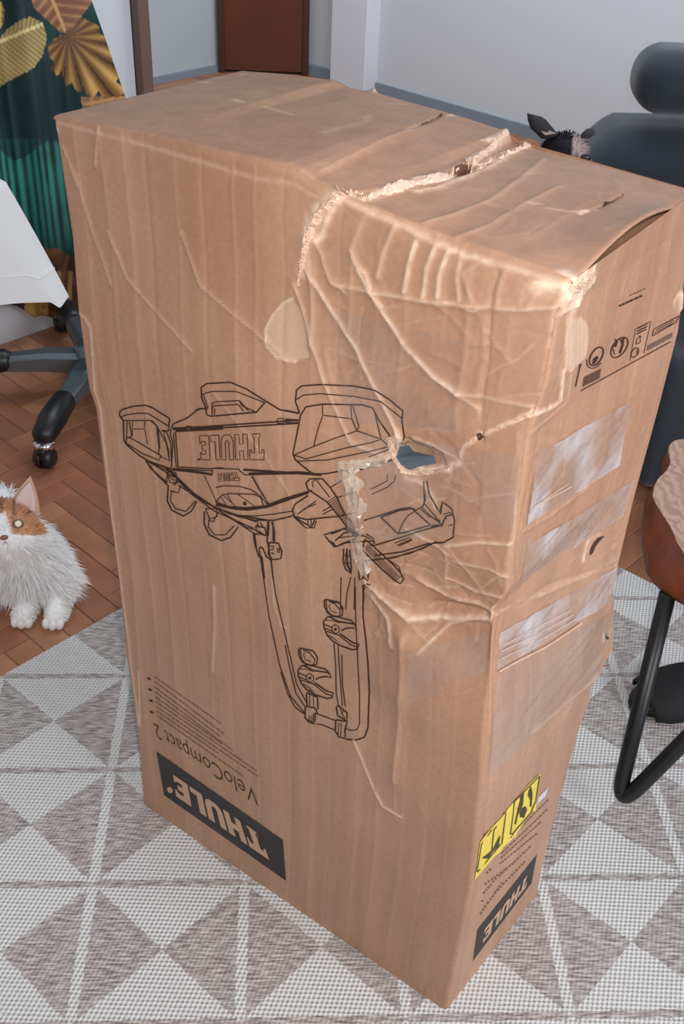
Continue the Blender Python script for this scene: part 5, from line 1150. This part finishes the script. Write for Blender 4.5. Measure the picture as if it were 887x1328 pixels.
for sd in (-1, 1):
    def tri_ear(pts, dz, name, m_, par, tipz=0):
        bm = bmesh.new(); rows = 7; fr = []; bk_ = []
        A_, B_2, C2 = [np.array(p) for p in pts]
        for r_ in range(rows):
            t_ = r_/(rows-1); l_ = A_*(1-t_)+C2*t_; q_ = B_2*(1-t_)+C2*t_; bul = math.sin(math.pi*t_)*.004; row = []; row2 = []
            for k_ in range(5):
                w = k_/4; p = l_*(1-w)+q_*w; ax = unit(q_-l_) if t_ < 1 else np.zeros(3); p = p+ax*(w-.5)*2*bul; cu = math.sin(math.pi*w)*(1-t_)
                row.append(bm.verts.new(hp_(p[0], p[1], p[2]-cu*.010))); row2.append(bm.verts.new(hp_(p[0], p[1], p[2]-cu*.010-dz-cu*.006)))
            fr.append(row); bk_.append(row2)
        for r_ in range(rows-1):
            for k_ in range(4):
                bm.faces.new((fr[r_][k_], fr[r_][k_+1], fr[r_+1][k_+1], fr[r_+1][k_])); bm.faces.new((bk_[r_][k_+1], bk_[r_][k_], bk_[r_+1][k_], bk_[r_+1][k_+1]))
            bm.faces.new((fr[r_][0], fr[r_+1][0], bk_[r_+1][0], bk_[r_][0])); bm.faces.new((fr[r_+1][4], fr[r_][4], bk_[r_][4], bk_[r_+1][4]))
        bmesh.ops.remove_doubles(bm, verts=bm.verts, dist=.00005); bmesh.ops.recalc_face_normals(bm, faces=bm.faces); return bmo(name, bm, m_, par, True)
    e_ = tri_ear([(sd*.016, .042, -.004), (sd*.070, .020, -.012), (sd*.066, .094, -.012)], .004, 'ear', EARM, cat)
    tri_ear([(sd*.025, .044, .0), (sd*.062, .028, -.005), (sd*.063, .083, -.008)], .003, 'inner_ear', EARI, e_)
    e_ = bmo('eye', ico((0, 0, 0), (.0105, .0085, .007)), mat('amber_eye', srgb(120, 110, 84), .15), cat, True); e_.matrix_local = HM @ Matrix.Translation((sd*.028, .010, .0385))
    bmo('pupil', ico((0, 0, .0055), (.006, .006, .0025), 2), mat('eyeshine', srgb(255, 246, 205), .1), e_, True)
n_ = bmo('nose', ico((0, 0, 0), (.0075, .005, .005), 2), mat('brown_nose', srgb(150, 100, 88), .5), cat, True); n_.matrix_local = HM @ Matrix.Translation((0, -.010, .055))
bm = tube([hp_(-.013, -.027, .046), hp_(-.005, -.024, .052), hp_(0, -.017, .056), hp_(.005, -.024, .052), hp_(.013, -.027, .046)], .0012, 6); bmo('mouth', bm, mat('pink_mouth', srgb(190, 140, 134), .6), cat, True)
wh = mat('whisker', srgb(240, 240, 240), .5)
for sd in (-1, 1):
    for q in range(3): bmo('whisker', tube([hp_(sd*.016, -.019-.003*q, .045), hp_(sd*.045, -.020-.008*q, .045), hp_(sd*.072, -.03-.012*q, .036)], [.0005, .0004, .0002], 5), wh, cat)
for px_ in (-.032, .026):
    for q in range(3): bmo('toe', ico((px_-.012+.012*q, -.030-(.003 if q == 1 else 0), .012), (.0085, .012, .0115), 2), mat('white_paw_fur', srgb(240, 236, 234), .8), cat, True)

# -- grey cat on the sofa arm behind the box
gh = aty(734, 193, 2.22); gcat = empty('cat', (gh[0], gh[1], .50), 0, 'dark grey cat with a pale face peeking over the far edge of the box', 'cat')
gz = gh[2]-.50
me = meta([((0, 0, gz-.005), .072, (1.05, 1, .85)), ((.03, -.035, gz-.03), .035, (1, .9, .8)), ((.0, .06, gz-.04), .075, (1, 1, 1)), ((-.01, .15, .055), .09, (1, 1.1, .75)), ((-.01, .27, .055), .09, (1, 1.1, .75)), ((-.03, -.03, .018), .03, (1, 1.5, .7)), ((.03, -.03, .018), .03, (1, 1.5, .7)), ((-.03, .03, .04), .05, (1, 1.3, .8)), ((.03, .03, .04), .05, (1, 1.3, .8))])
def gcoat(P):
    c = np.tile(lin(46, 44, 48), (len(P), 1)); f_ = (P[:, 0] > .006) & (P[:, 1] < .0) & (P[:, 2] > gz-.08); c[f_] = lin(168, 150, 146); return c
setcol(me, gcoat); link('body', me, FUR, gcat, True)
fur(me, 7000, lambda P: np.full(len(P), .012), lambda P: np.tile(np.array([0, .6, -.4]), (len(P), 1)), gcoat, 'fur', gcat, .0014, 3)
for (bx_2, by_, tx, tz_) in ((-.040, .0, -.088, .066), (.036, .01, .050, .040)):
    bm = bmesh.new(); vs = [bm.verts.new(p) for p in ((bx_2-.013, by_, gz+.018), (bx_2+.018, by_-.006, gz+.03), (bx_2+.004, by_+.022, gz+.026), (tx, by_+.004, gz+tz_))]
    for f_ in ((0, 1, 3), (1, 2, 3), (2, 0, 3), (0, 2, 1)): bm.faces.new([vs[i] for i in f_])
    bmesh.ops.recalc_face_normals(bm, faces=bm.faces); bmesh.ops.subdivide_edges(bm, edges=bm.edges, cuts=3, use_grid_fill=True, smooth=.3)
    e_ = bmo('ear', bm, mat('dark_ear_fur', srgb(54, 50, 52), .85), gcat, True)
    if tx < 0:
        q = [(bx_2-.008, by_-.009, gz+.028), (bx_2+.013, by_-.012, gz+.033), (tx+.016, by_-.005, gz+tz_-.018)]; bm = bmesh.new(); vs = [bm.verts.new(p) for p in q]+[bm.verts.new((p[0], p[1]+.006, p[2])) for p in q]
        for f_ in ((0, 1, 2), (3, 5, 4), (0, 3, 4, 1), (1, 4, 5, 2), (2, 5, 3, 0)): bm.faces.new([vs[i] for i in f_])
        bmo('inner_ear', bm, mat('pale_ear_skin', srgb(170, 150, 146), .7), e_)
for ex in (-.024, .03):
    e_ = bmo('eye', ico((ex, -.058, gz+.002), (.010, .007, .009)), mat('dark_eye', srgb(34, 32, 30), .3), gcat, True)
bmo('nose', ico((.012, -.07, gz-.018), (.006, .004, .005), 2), mat('grey_nose', srgb(80, 60, 60), .5), gcat, True)
